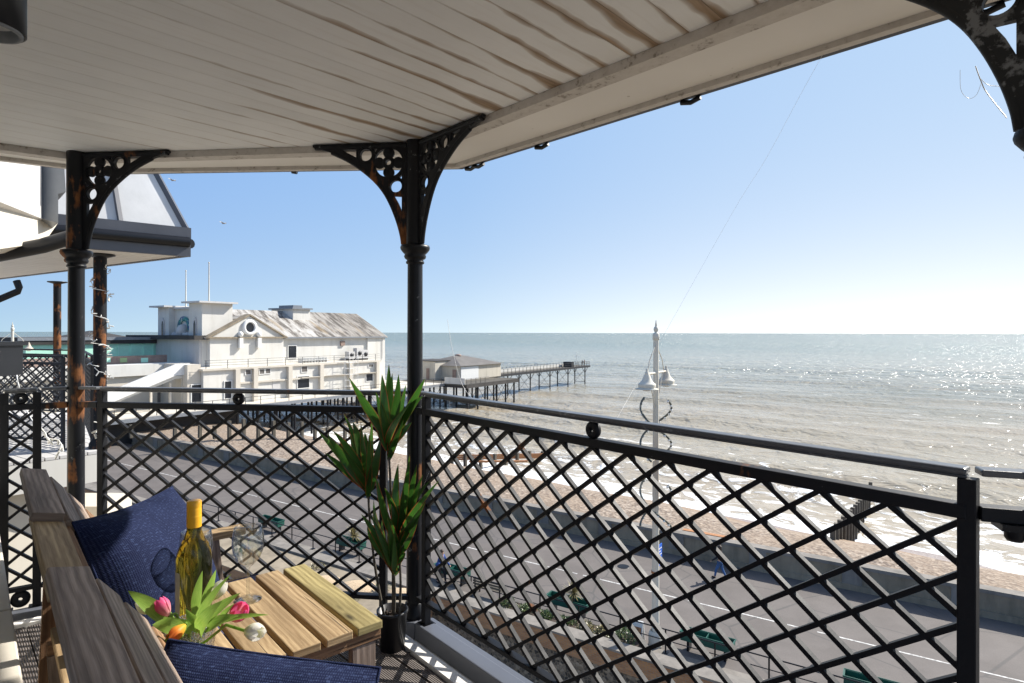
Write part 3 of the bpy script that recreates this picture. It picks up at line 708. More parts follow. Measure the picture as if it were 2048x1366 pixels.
# ------------------------------------------------------------------ lattice railings
ZB, ZT, ZH = .098, .905, .996
def railing(p0, p1, n, label, posts=(1, 1), roundels=(.5,), mat='iron', rows=8, ext=(0, 0), low_roundel=False, k=K, group='lattice railing panels round the balcony', z0=0, dark_edges=True):
    p0 = Vector((p0[0] * k, p0[1] * k, z0)); p1 = Vector((p1[0] * k, p1[1] * k, z0)); L = (p1 - p0).length; ex = (p1 - p0) / L
    ez = Vector((0, 0, 1)); ey = ez.cross(ex); m = M[mat]
    t = thing('lattice_railing', p0, label, 'railing', group)
    mb = MB()
    mb.frame_box(p0, ex, ey, ez, -ext[0], L + ext[1], -.019, .019, ZH - .013, ZH, 0); mb.frame_box(p0, ex, ey, ez, -ext[0], L + ext[1], -.012, .012, ZH - .021, ZH - .0131)
    part('handrail', mb, M['iron_top'] if mat == 'iron' else m, t, bevel=.004)
    mb = MB(); mb.frame_box(p0, ex, ey, ez, -ext[0], L + ext[1], -.0165, .0165, ZT - .006, ZT + .021); part('top_rail', mb, m, t, bevel=.002)
    mb = MB(); mb.frame_box(p0, ex, ey, ez, -ext[0], L + ext[1], -.0155, .0155, ZB - .008, ZB + .010); part('bottom_rail', mb, m, t, bevel=.002)
    wc = L / n; Hh = ZT - .006 - (ZB + .010); hc = Hh / rows; mb = MB(); zb = ZB + .010
    for fam in (0, 1):
        for i in range(-rows, n + 1):
            x0, x1, y0, y1 = i * wc, (i + rows) * wc, 0.0, Hh
            if x0 < 0: y0 = -x0 / wc * hc; x0 = 0
            if x1 > L: y1 -= (x1 - L) / wc * hc; x1 = L
            if x1 - x0 < wc * .2: continue
            if fam: y0, y1 = Hh - y0, Hh - y1
            a = p0 + ex * x0 + ez * (zb + y0); b = p0 + ex * x1 + ez * (zb + y1)
            dep = .0148 if fam else .0168
            mb.beam(a, b, dep, .0112 if not fam else .0115, up=(ey.cross((b - a).normalized())))
    # bars joined by the cast flare at each crossing
    part('lattice', mb, m, t)
    for i, f in enumerate(posts):
        if f:
            q = p0 if i == 0 else p1
            mb = MB(); mb.frame_box(q, ex, ey, ez, -.015, .015, -.015, .015, .0, ZH - .020); mb.frame_box(q, ex, ey, ez, -.03, .03, -.03, .03, .0, .012)
            part('post', mb, m, t, bevel=.002)
    rr = (ZH - .021 - (ZT + .021)) / 2
    for f in roundels:
        c = p0 + ex * (L * f) + ez * ((ZH - .021 + ZT + .021) / 2)
        mb = MB(); mb.lathe([(.006, .008), (.008, .011), (rr * .55, .013), (rr * .9, .011), (rr + .002, .006), (rr + .002, -.006), (rr * .9, -.011), (rr * .55, -.013), (.008, -.011), (.006, -.008), (.006, .008)], c, 24, axis=ey)
        part('roundel', mb, m, t)
    if low_roundel:
        c = p0 + ex * (L * .5) + ez * (ZB - .045); rr = .036
        mb = MB(); mb.lathe([(.008, .008), (rr * .55, .012), (rr, .006), (rr, -.006), (rr * .55, -.012), (.008, -.008), (.008, .008)], c, 24, axis=ey); part('roundel', mb, m, t)
    return t
P1, P2 = (-.423, 2.97), (1.006, 1.322)
railing(P1, P2, 14, 'long black lattice railing panel right of the corner column, facing the sea')
railing((-2.198, 3.22), (-.647, 3.03), 10, 'black lattice railing panel between the potted plant and the wooden seat')
railing((-2.496, 3.155), (-2.605, 3.079), 1, 'narrow one-cell lattice railing panel between the rusty column and the house wall', low_roundel=True)
# short links from the posts to the columns
def link_rail(a, b, label, mats='iron'):
    a = Vector((a[0] * K, a[1] * K, 0)); b = Vector((b[0] * K, b[1] * K, 0)); t = thing('link_rail', a, label, 'railing', 'short rails joining posts to columns')
    L = (b - a).length; ex = (b - a) / L; ez = Vector((0, 0, 1)); ey = ez.cross(ex)
    mb = MB(); mb.frame_box(a, ex, ey, ez, .0155, L, -.019, .019, ZH - .013, ZH); part('handrail', mb, M['iron_top'], t, bevel=.003)
    mb = MB(); mb.frame_box(a, ex, ey, ez, .0155, L, -.0165, .0165, ZT - .006, ZT + .021); part('top_rail', mb, M[mats], t, bevel=.002)
    mb = MB(); mb.frame_box(a, ex, ey, ez, .0155, L, -.0155, .0155, ZB - .008, ZB + .010); part('bottom_rail', mb, M[mats], t, bevel=.002)
    return t
link_rail(P1, (-.468, 3.022), 'short iron link from the right-hand lattice panel to the corner column')
link_rail((-.647, 3.03), (-.52, 3.03), 'short iron link behind the plant joining the left lattice panel to the corner column')
link_rail((-2.198, 3.22), (-2.325, 3.24), 'short rusty iron link between the rust-patched column and the lattice panel right of it', 'iron_rusty')
link_rail((-2.496, 3.155), (-2.39, 3.225), 'short rusty iron link between the rust-patched column and the narrow panel left of it', 'iron_rusty')
tr = link_rail(P2, (1.128, 1.280), 'iron link leaving the right-hand post with a bolted plate beneath it')
p = kk(1.085, 1.294, 0)
mb = MB(); mb.frame_box((p.x, p.y, ZT - .0065), (.95, -.32, 0), (.32, .95, 0), (0, 0, 1), -.028, .04, -.024, .024, -.012, 0); mb.lathe([(.016, -.012), (.016, -.028), (.012, -.034), (0, -.034)], (p.x, p.y, ZT - .0065), 14)
part('bolted_plate', mb, M['iron_rusty'], tr)

# ------------------------------------------------------------------ cobweb threads and loose strands
def thread(pts, r, name, label, cat, mat='silk', group=None):
    out = smooth(pts, 6); mb = MB(); mb.tube(out, r, 5); return solo(name, mb, M[mat], label, cat, group)
thread([at(1950, 133, 1.3), at(1960, 160, 1.28), at(1972, 185, 1.27), at(2012, 236, 1.20)], .0011, 'silk_strand', 'thick white spider silk strand hanging beside the right-hand bracket', 'cobweb')
thread([at(1919, 140, 1.3), at(1921, 180, 1.3), at(1936, 197, 1.3), at(1952, 190, 1.29), at(1962, 165, 1.28)], .0004, 'silk_strand', 'looped fine spider thread left of the thick silk strand', 'cobweb')
thread([at(1960, 158, 1.28), at(1975, 170, 1.28), at(1998, 173, 1.27)], .0006, 'silk_strand', 'short curled spider thread branching off the thick strand', 'cobweb')
thread([at(1705, 0, 1.6), at(1600, 190, 1.9), at(1530, 320, 2.1), at(1465, 425, 2.3), at(1300, 720, 2.2), at(1234, 838, 1.96)], .00032, 'silk_strand', 'long spider thread slanting from the eave down to the right-hand handrail', 'cobweb')
thread([at(895, 640, 2.6), at(905, 700, 2.55), at(925, 770, 2.5), at(958, 812, 2.42)], .0007, 'silk_strand', 'white spider thread hanging from the sky to the handrail right of the corner column', 'cobweb')
thread([at(838, 1000, 2.55), at(900, 820, 2.5), at(868, 780, 2.55)], .0003, 'silk_strand', 'faint spider thread beside the corner column at railing height', 'cobweb')
# ------------------------------------------------------------------ companion seat: two seats joined by a slatted table
A0 = Vector((-.314, 1.461, 0)); aV = Vector((-.751, -.66, 0)).normalized(); bV = Vector((-.66, .751, 0)).normalized(); ZZ = Vector((0, 0, 1))
def S(s, b, z): return A0 + aV * s + bV * b + ZZ * z
def sbox(mb, s0, s1, b0, b1, z0, z1): return mb.frame_box(A0, bV, aV, ZZ, b0, b1, s0, s1, z0, z1)   # long axis first: along b
def abox(mb, s0, s1, b0, b1, z0, z1): return mb.frame_box(A0, aV, bV, ZZ, s0, s1, b0, b1, z0, z1)
ZTB = .55
seat = thing('companion_seat', S(.35, .22, 0), 'weathered pine companion seat, two seats joined by a slatted table', 'bench')
tw = ['wood_green', 'wood_tan', 'wood_tan', 'wood_tan', 'wood_tan', 'wood_tan', 'wood_tan', 'wood_tan']
for i in range(8):
    mb = MB(); j = random.uniform(-.003, .003); sbox(mb, i * .078, i * .078 + .065, j, .476 + random.uniform(-.004, .004), ZTB - .020, ZTB)
    part('table_slat', mb, M[tw[i]], seat, 'pine table slat with a green algae tinge' if i == 0 else None, bevel=.0025)
mb = MB(); abox(mb, .002, .62, .004, .030, ZTB - .046, ZTB - .0205); abox(mb, .002, .62, .43, .456, ZTB - .046, ZTB - .0205); part('table_bearer', mb, M['wood_end'], seat, bevel=.002)
def leg(mb, s, b, lean=0): mb.beam(S(s, b, 0), S(s + lean, b, ZTB - .047), .06, .024, up=bV)
for s, b, l in ((.045, .018, .0), (.56, .018, .03), (.045, .443, .0), (.56, .443, .03)):
    mb = MB(); leg(mb, s, b, l); part('leg', mb, M['wood_grey'], seat, bevel=.002)
def back(b0, b1, tag_):
    cut = .03
    mb = MB(); mb.beam(S(.619, b0, .824), S(.619, b1, .828), .062, .021, up=(.75 * .22, .66 * .22, 1)); part('cap_board', mb, M['wood_grey'], seat, bevel=.003)
    # reclined boards below the cap
    sl = (Vector((0, 0, -1)) * .80 + (-aV) * .60).normalized(); nr = (ZZ * .60 + (-aV) * .80).normalized()
    o = S(.585, 0, .806)
    for i in range(5):
        mb = MB(); ex = bV; q = o + sl * (i * .074)
        poly = [(b0 + (.0 if i else .012), 0), (b1 - (.0 if i else .012), 0), (b1 + (.008 if i < 3 else 0), .064), (b0 - (.008 if i < 3 else 0), .064)]
        mb.prism([(x, y) for x, y in poly], q, ex, sl, -.010, .010)
        part('back_board', mb, M['wood_grey' if i < 2 else 'wood_end'], seat, bevel=.003)
    for b in (b0 + .05, b1 - .05):
        mb = MB(); mb.beam(o + bV * b - nr * .022 + sl * .0, o + bV * b - nr * .022 + sl * .50, .045, .022, up=nr); part('back_stile', mb, M['wood_end'], seat, bevel=.002)
    for b in (b0 + .05, b1 - .05):
        mb = MB(); mb.beam(S(.595, b, 0), S(.565, b, .73), .045, .024, up=bV); part('leg', mb, M['wood_end'], seat, bevel=.002)
back(.43, 1.0, 'far'); back(-.62, .0, 'near')
mb = MB(); mb.beam(S(.619, -.05, .803), S(.619, .52, .805), .060, .019, up=(.75 * .22, .66 * .22, 1)); part('joining_board', mb, M['wood_tan'], seat, 'tan board joining the two grey seat backs', bevel=.002)
mb = MB(); mb.beam(S(.585, .0, .768), S(.585, .445, .768), .02, .05); part('joining_board', mb, M['wood_end'], seat, bevel=.002)
for b0, b1 in ((.50, 1.0), (-.60, -.02)):
    for i in range(6):
        mb = MB(); sbox(mb, .02 + i * .078, .02 + i * .078 + .065, b0, b1, .335, .355); part('seat_slat', mb, M['wood_tan'], seat, bevel=.002)
for b, bb in ((.935, .985),):
    mb = MB(); abox(mb, .025, .58, b, b + .062, ZTB - .024, ZTB); part('armrest', mb, M['wood_tan'], seat, bevel=.003)
    for s, l in ((.08, .05), (.50, .02)):
        mb = MB(); mb.beam(S(s, b + .03, 0), S(s + l, b + .03, ZTB - .0245), .042, .022, up=bV); part('leg', mb, M['wood_grey'], seat, bevel=.002)
for s in (.03, .53):
    mb = MB(); mb.beam(S(s, -.60, .315), S(s, .98, .315), .022, .038); part('seat_rail', mb, M['wood_end'], seat, bevel=.002)

# ------------------------------------------------------------------ cushions
def cushion(name, c, ux, uy, wd, ht, th, mat, label, cat='cushion', pinch=.06, puff=.75):
    ux = Vector(ux).normalized(); uy = Vector(uy); uy = (uy - ux * ux.dot(uy)).normalized(); un = ux.cross(uy).normalized(); c = Vector(c); N = 28
    mb = MB()
    for side in (1, -1):
        vs = []; uv = []
        for j in range(N + 1):
            for i in range(N + 1):
                x, y = 2 * i / N - 1, 2 * j / N - 1
                sx = 1 - pinch * (1 - y * y) ; sy = 1 - pinch * (1 - x * x)
                sx = 1 - pinch * (1 - abs(y) ** 2.0); sy = 1 - pinch * (1 - abs(x) ** 2.0)
                h = ((1 - abs(x) ** 2.6) * (1 - abs(y) ** 2.6)) ** .55
                h += .05 * math.sin(5 * x + 2 * y) * (1 - x * x) * (1 - y * y) + .035 * math.sin(11 * x - 3 * y) * abs(y) ** 3 * (1 - x * x) ** .5
                z = max(h, 0) * th / 2
                vs.append(c + ux * (x * sx * wd / 2) + uy * (y * sy * ht / 2) + un * z * side); uv.append((x * wd / 2, y * ht / 2))
        fs = []; us = []
        for j in range(N):
            for i in range(N):
                q = [j * (N + 1) + i, j * (N + 1) + i + 1, (j + 1) * (N + 1) + i + 1, (j + 1) * (N + 1) + i]
                if side < 0: q = q[::-1]
                fs.append(tuple(q)); us.append([uv[k] for k in q])
        mb.add(vs, fs, us, True)
    t = thing(name, c - ZZ * ht / 2, label, cat); part('cover', mb, mat, t)
    pts = []
    for k in range(4):
        for i in range(12):
            f = 2 * i / 12 - 1; x, y = [(f, -1), (1, f), (-f, 1), (-1, -f)][k]
            sx = 1 - pinch * (1 - y * y); sy = 1 - pinch * (1 - x * x); pts.append(c + ux * (x * sx * wd / 2) + uy * (y * sy * ht / 2))
    pts.append(pts[0]); mb = MB(); mb.tube(pts, .0028, 6, cap=False); part('piping', mb, mat, t)
    return t
TL = Vector((-1.018, 1.415, .805)); TRc = Vector((-1.03, 1.845, .778)); ux = TRc - TL; uy = Vector((.17, -.07, -.40))
cushion('scatter_cushion', TL + ux * .5 + uy * .5, ux, uy, ux.length * 1.0, .44, .20, M['navy'], 'navy woven cushion propped upright in the far seat behind the wine bottle')
TL2 = Vector((-.60, 1.03, .706)); ux2 = Vector((.36, -.032, -.028)); uy2 = Vector((-.02, -.20, -.36))
cushion('scatter_cushion', TL2 + ux2 * .5 + uy2 * .5, ux2, uy2, .375, .44, .21, M['navy'], 'navy woven cushion in the near seat, only its top edge in view', pinch=.015)
cushion('seat_pad', S(.22, .68, .378), bV, -aV, .48, .46, .05, M['pad'], 'slate blue seat pad on the far seat just behind the table', 'seat pad', pinch=.02)
cushion('seat_pad', S(.16, -.31, .378), bV, -aV, .46, .46, .06, M['pad'], 'slate blue seat pad on the near seat at the very bottom edge of the picture', 'seat pad', pinch=.02)

# ------------------------------------------------------------------ bottle, glasses, vase of tulips
bp = at(389, 1262, 1.40); bp.z = ZTB
t = thing('wine_bottle', bp, 'olive glass wine bottle with a yellow foil cap standing on the table', 'bottle')
prof = [(0, .001), (.034, .001), (.038, .006), (.038, .165), (.0365, .185), (.031, .203), (.022, .220), (.0165, .236), (.0145, .250), (.0138, .285), (.0138, .298)]
inn = [(r - .003 if r > .01 else r, z + .003) for r, z in prof][::-1]; inn[-1] = (0, .006)
mb = MB(); mb.lathe(prof + [(0, .298)], bp, 40); part('glass_body', mb, M['bottle'], t)
mb = MB(); cp = [(0.0158, .246), (.0160, .270)]
for i in range(5): cp += [(.0160, .273 + i * .0035), (.0154, .2745 + i * .0035)]
cp += [(.0158, .293), (.0158, .3045), (.0145, .3065), (0, .3065)]
mb.lathe(cp, bp, 32); part('foil_cap', mb, M['cap'], t)
mb = MB(); n = 16; a0 = R(170)
vs = []; fs = []
for i in range(n + 1):
    a = a0 + R(80) * i / n
    for z in (.045, .150): vs.append(bp + Vector((math.cos(a) * .0385, math.sin(a) * .0385, z)))
for i in range(n): fs.append((2 * i, 2 * i + 2, 2 * i + 3, 2 * i + 1))
mb.add(vs, fs, None, True); part('label', mb, M['label'], t)
def wine_glass(p, label):
    t = thing('wine_glass', p, label, 'glass', 'wine glasses on the table')
    out = [(0, 0), (.034, 0), (.034, .0015), (.02, .004), (.006, .009), (.0042, .016), (.0040, .075), (.0055, .086), (.016, .094), (.029, .108), (.037, .128), (.0395, .150), (.038, .170), (.0345, .190)]
    inr = [(.0335, .190), (.037, .170), (.0385, .150), (.036, .129), (.028, .110), (.015, .097), (0, .092)]
    mb = MB(); mb.lathe(out + inr, p, 40); part('glass_bowl', mb, M['glass'], t)
    return t
g = at(497, 1198, 1.57); g.z = ZTB; wine_glass(g, 'empty wine glass standing clear on the table right of the bottle')
g = at(393, 1208, 1.54); g.z = ZTB; wine_glass(g, 'empty wine glass half hidden behind the wine bottle')

vp = at(383, 1335, 1.245); vp.z = ZTB
t = thing('glass_vase', vp, 'cut glass tumbler vase holding the tulips at the near end of the table', 'vase')
mb = MB(); n = 48
rp = [(0, 0), (.036, 0), (.041, .004), (.046, .095), (.0445, .098), (.0425, .094), (.038, .012), (0, .010)]
mb.lathe(rp, vp, n)
for k, v_ in enumerate(mb.v):
    r_i, a_i = divmod(k, n)
    if 2 <= r_i <= 3 or r_i == 1:
        f = 1 + .035 * math.cos(a_i * 2 * math.pi / n * 12); mb.v[k] = Vector((vp.x + (v_.x - vp.x) * f, vp.y + (v_.y - vp.y) * f, v_.z))
part('glass_wall', mb, M['cut_glass'], t)
mb = MB(); mb.lathe([(.0375, .0125), (.0405, .062), (0, .062)], vp, 32); part('water', mb, thinglass('vase_water', (.95, .98, .96), .7), t)

def leaf(mb, base, tip, wd, bow=.1, side=None, segs=8, fold=.25, twist=0.0, shape=.9, curl=0.0):
    base, tip = Vector(base), Vector(tip); L = (tip - base).length; d = (tip - base) / L
    up = Vector(side) if side is not None else Vector((0, 0, 1))
    if abs(d.dot(up.normalized())) > .97: up = Vector((.3, -.8, .2))
    sx = d.cross(up).normalized(); nz = sx.cross(d).normalized(); vs = []; fs = []; us = []
    for i in range(segs + 1):
        f = i / segs; p = base + (tip - base) * f + nz * (4 * f * (1 - f) * bow * L) + ZZ * (-curl * L * f ** 3)
        w_ = wd * max(.02, (math.sin(math.pi * min(1, f * .92 + .08) ** shape)) ** .8) * .5
        a = twist * f; s_ = sx * math.cos(a) + nz * math.sin(a); nn = nz * math.cos(a) - sx * math.sin(a)
        vs += [p - s_ * w_ + nn * w_ * fold, p, p + s_ * w_ + nn * w_ * fold]
    for i in range(segs):
        for k in (0, 1):
            fs.append((i * 3 + k, i * 3 + k + 1, i * 3 + k + 4, i * 3 + k + 3))
            f0, f1 = i / segs, (i + 1) / segs; v0, v1 = k * .5, k * .5 + .5
            us.append([(f0, v0), (f0, v1), (f1, v1), (f1, v0)])
    return mb.add(vs, fs, us, True)
def tulip(head, axis, size, pet, label, openness=.25):
    """a tulip: stem from the vase, six petals; head = flower base, axis = direction it opens"""
    head = Vector(head); ax = Vector(axis).normalized(); rim = vp + Vector(((head.x - vp.x) * .35, (head.y - vp.y) * .35, .088))
    t = thing('tulip', vp + ZZ * .02, label, 'tulip')
    mid = rim.lerp(head, .5) + ZZ * .02; pts = []
    P = [vp + Vector((-(head.x - vp.x) * .12, -(head.y - vp.y) * .12, .02)), rim, mid, head]
    for i in range(3):
        for k in range(5): pts.append(P[i].lerp(P[i + 1], k / 5))
    pts.append(head); mb = MB(); mb.tube(pts, .0028, 8); part('stem', mb, M['leaf_tulip'], t)
    u = ax.cross(Vector((.2, .1, .9))).normalized(); q = ax.cross(u); mb = MB()
    for ring in (0, 1):
        for k in range(3):
            a = 2 * math.pi * (k + .5 * ring) / 3; rd = u * math.cos(a) + q * math.sin(a); sd = ax.cross(rd)
            R0 = size * (.36 if ring else .33); segs = 8; W = 8; vs = []; fs = []; us = []
            for i in range(segs + 1):
                f = i / segs; rad = R0 * (math.sin(math.pi * min(.5 + .0, f * .62 + .04)) ** .7 if f < .75 else 1) * (1 - (1 - openness) * max(0, f - .55) ** 1.6 * 2.0)
                half = (math.sin(math.pi * (f * .86 + .07)) ** .6) * 1.02 * (1 if f < .95 else .35)
                for j in range(W + 1):
                    b = (j / W - .5) * 2 * half * .95
                    vs.append(head + ax * (f * size * (1 - .04 * abs(b))) + (rd * math.cos(b) + sd * math.sin(b)) * max(rad, .001) * (1.0 + .03 * ring))
            for i in range(segs):
                for j in range(W):
                    o = i * (W + 1) + j; fs.append((o, o + 1, o + W + 2, o + W + 1)); us.append([(i / segs, j / W), (i / segs, (j + 1) / W), ((i + 1) / segs, (j + 1) / W), ((i + 1) / segs, j / W)])
            mb.add(vs, fs, us, True)
    part('flower', mb, M[pet], t); return t
def px3(x, y, dep): return at(x, y, dep)
T = []
T.append(tulip(px3(470, 1240, 1.19), px3(500, 1196, 1.16) - px3(476, 1236, 1.19), .050, 'pink', 'bright pink tulip on the right of the bunch, beside the wine glass stem'))
T.append(tulip(px3(338, 1232, 1.20), px3(322, 1198, 1.20) - px3(340, 1228, 1.20), .040, 'pink', 'pale pink tulip at the left of the bunch, next to a white one'))
T.append(tulip(px3(314, 1222, 1.24), px3(276, 1204, 1.25) - px3(312, 1222, 1.24), .046, 'white_petal', 'white tulip farthest left in the bunch, lying against the seat back'))
T.append(tulip(px3(492, 1262, 1.10), px3(545, 1268, 1.07) - px3(492, 1262, 1.10), .044, 'white_petal', 'creamy white tulip nodding low over the table slats at the right'))
T.append(tulip(px3(372, 1250, 1.13), px3(338, 1284, 1.10) - px3(372, 1254, 1.13), .036, 'orange_petal', 'orange and yellow tulip hanging over the front rim of the vase'))
T.append(tulip(px3(425, 1200, 1.25), px3(452, 1160, 1.26) - px3(425, 1200, 1.25), .042, 'white_petal', 'cream tulip flushed yellow behind the upright leaves of the bunch'))
lf = [((345, 1250), (257, 1182), 1.20, .030, .12), ((392, 1230), (406, 1142), 1.22, .020, .05), ((400, 1225), (433, 1140), 1.24, .018, -.06), ((395, 1262), (464, 1148), 1.20, .026, .12),
      ((400, 1262), (372, 1218), 1.16, .020, .2), ((395, 1262), (482, 1186), 1.16, .024, .10), ((415, 1258), (479, 1232), 1.13, .026, .08), ((420, 1250), (539, 1230), 1.14, .013, .10),
      ((400, 1268), (446, 1202), 1.12, .034, .14), ((372, 1266), (306, 1250), 1.12, .028, .35), ((368, 1268), (330, 1300), 1.11, .022, .30), ((385, 1262), (330, 1248), 1.14, .024, .25), ((440, 1250), (470, 1208), 1.18, .018, .1)]
for i, (a, b, dep, wd_, bow) in enumerate(lf):
    mb = MB(); leaf(mb, px3(*a, dep + .01), px3(*b, dep), wd_, bow, segs=12, fold=.35, twist=random.uniform(-.7, .7), side=(.2, -.7, .7), shape=.8)
    part('leaf', mb, M['leaf_tulip'], T[[1, 5, 5, 0, 4, 0, 3, 3, 0, 1, 4, 2, 0][i]])

# ------------------------------------------------------------------ potted cordyline
pp = at(786, 1282, 2.38); pp.z = 0
t = thing('potted_cordyline', pp, 'slender cordyline with red edged dark green leaves in a black pot by the corner column', 'plant')
mb = MB(); mb.lathe([(0, .0), (.048, .0), (.058, .14), (.062, .142), (.062, .152), (.056, .152), (.053, .12), (0, .12)], pp, 32); part('pot', mb, M['pot'], t)
mb = MB()
for i in range(90):
    a = random.random() * 6.28; r = random.random() ** .5 * .05; mb.ball(pp + Vector((r * math.cos(a), r * math.sin(a), .121 + random.random() * .006)), random.uniform(.004, .008), seg=6, rings=4)
part('bark_chips', mb, M['soil'], t)
def crown(base, tips, wds, dep, root, lean):
    base3 = at(*base, dep); P = [pp + Vector((root[0], root[1], .11))]
    for k in range(1, 8): f = k / 8; P.append(P[0].lerp(base3, f) + Vector((lean * math.sin(f * 3.1), 0, 0)))
    P.append(base3); mb = MB(); mb.tube(P, [.0055] * 4 + [.0048] * 5, 8); part('stem', mb, M['wood_timber'], t)
    mb = MB(); n = 0
    for i, tp in enumerate(tips):
        dd = dep + random.uniform(-.13, .12); b3 = base3 + Vector((random.uniform(-.008, .008), random.uniform(-.008, .008), random.uniform(0, .05)))
        leaf(mb, b3, at(*tp, dd), wds * random.uniform(.8, 1.15), random.choice([.03, .08, .14, -.06]), curl=random.choice([0, .04, .12]), segs=10, fold=.3, twist=random.uniform(-.9, .9), side=(random.uniform(-.4, .4), -1, .25), shape=.75)
    for i in range(6):
        q = random.choice(tips); f = random.uniform(.45, .9); b3 = base3 + ZZ * random.uniform(-.03, .02); g_ = (base[0] + (q[0] - base[0]) * f + random.uniform(-14, 14), base[1] + (q[1] - base[1]) * f)
        leaf(mb, b3, at(*g_, dep + random.uniform(-.12, .12)), wds * .75, .08, segs=8, fold=.3, twist=random.uniform(-.8, .8), side=(.3, -1, .2), shape=.75)
    part('leaf_crown', mb, M['leaf_dark'], t)
crown((778, 905), [(698, 755), (764, 730), (778, 722), (797, 742), (812, 748), (850, 735), (846, 775), (838, 790), (752, 780), (745, 800), (826, 800), (806, 860), (785, 740), (824, 845)], .036, 2.40, (.0, .012), .006)
crown((737, 985), [(655, 850), (666, 842), (688, 828), (706, 828), (722, 842), (744, 828), (762, 870), (758, 900), (636, 862), (672, 880), (700, 852), (730, 850), (715, 905), (650, 905)], .036, 2.42, (-.030, .0), -.012)
crown((798, 1100), [(757, 935), (770, 960), (797, 908), (820, 908), (834, 930), (846, 950), (862, 955), (880, 960), (845, 1010), (780, 965), (752, 945), (812, 960), (852, 985), (830, 1040)], .035, 2.36, (.026, -.008), .008)
crown((789, 1150), [(723, 1013), (748, 1000), (765, 1035), (756, 1062), (775, 1030), (735, 1050), (800, 1080), (812, 1100), (778, 1050), (742, 1028)], .032, 2.34, (.008, -.022), .004)
pts = [at(x, y, 2.33) for x, y in ((799, 1215), (800, 1245), (803, 1268), (812, 1280), (822, 1284))]; pts[-1].z = .006; pts[-2].z = .012
mb = MB(); mb.tube(pts, .002, 6); solo('loose_cable', mb, M['rubber'], 'thin black cable curling down beside the plant pot onto the deck', 'cable')
# ------------------------------------------------------------------ ground, promenade, beach, sea
def water_n(c): return 50.6 + .11 * c
def beach_z(n, c):
    q = n - .11 * c
    P = [(30, 1.15), (36.5, 1.12), (41, .75), (45, -.35), (50.6, -2.2), (56, -3.2), (75, -4.5), (400, -9)]
    for (a, za), (b, zb) in zip(P, P[1:]):
        if q <= b: return za + (zb - za) * max(0, (q - a)) / (b - a)
    return -9
mb = MB(); L = 30000
mb.add([(-L, -L, ROAD - 14), (L, -L, ROAD - 14), (L, L, ROAD - 14), (-L, L, ROAD - 14)], [(0, 1, 2, 3)]); struct('ground', mb, M['shingle'])
mb = MB(); mb.nbox(-160, 22.9, -260, 900, -3.0, -2.4); struct('lower_yard', mb, M['concrete'])
mb = MB(); mb.nbox(22.9, 35.7, -260, 900, -3.0, 0); struct('promenade', mb, M['asphalt'])
mb = MB(); mb.nbox(23.3, 24.6, -60, 90, .0, .035); struct('pavement_edge', mb, M['coping'])
mb = MB(); cc = -60
while cc < 110:
    mb.nbox(29.8, 29.9, cc, cc + 5.4, .003, .006); cc += 5.75
struct('painted_line', mb, M['line'])
# beach sheet
mb = MB(); ns = [35.9, 36.4, 37, 38, 39, 40, 41, 42, 43, 44, 45, 46, 47, 48, 49, 50, 51, 52, 53, 54, 55, 56, 58, 60, 63, 66, 70, 80, 100, 140]
cs = [-200, -120, -80] + [x * 1.5 for x in range(-40, 75)] + [120, 160, 240, 400, 700]
vs = []; fs = []
rr = random.Random(5); ph = [(rr.uniform(.05, .6), rr.uniform(.05, .5), rr.uniform(0, 6)) for _ in range(9)]
for n in ns:
    for c in cs:
        bump_ = sum(math.sin(n * a + c * b + p) for a, b, p in ph) * .035 * (1 if 37 < n < 60 else 0)
        vs.append(NC(n, c, beach_z(n, c) + bump_))
W = len(cs)
for j in range(len(ns) - 1):
    for i in range(W - 1): fs.append((j * W + i, (j + 1) * W + i, (j + 1) * W + i + 1, j * W + i + 1)[::-1])
mb.add(vs, fs, None, True); struct('beach', mb, M['shingle'])
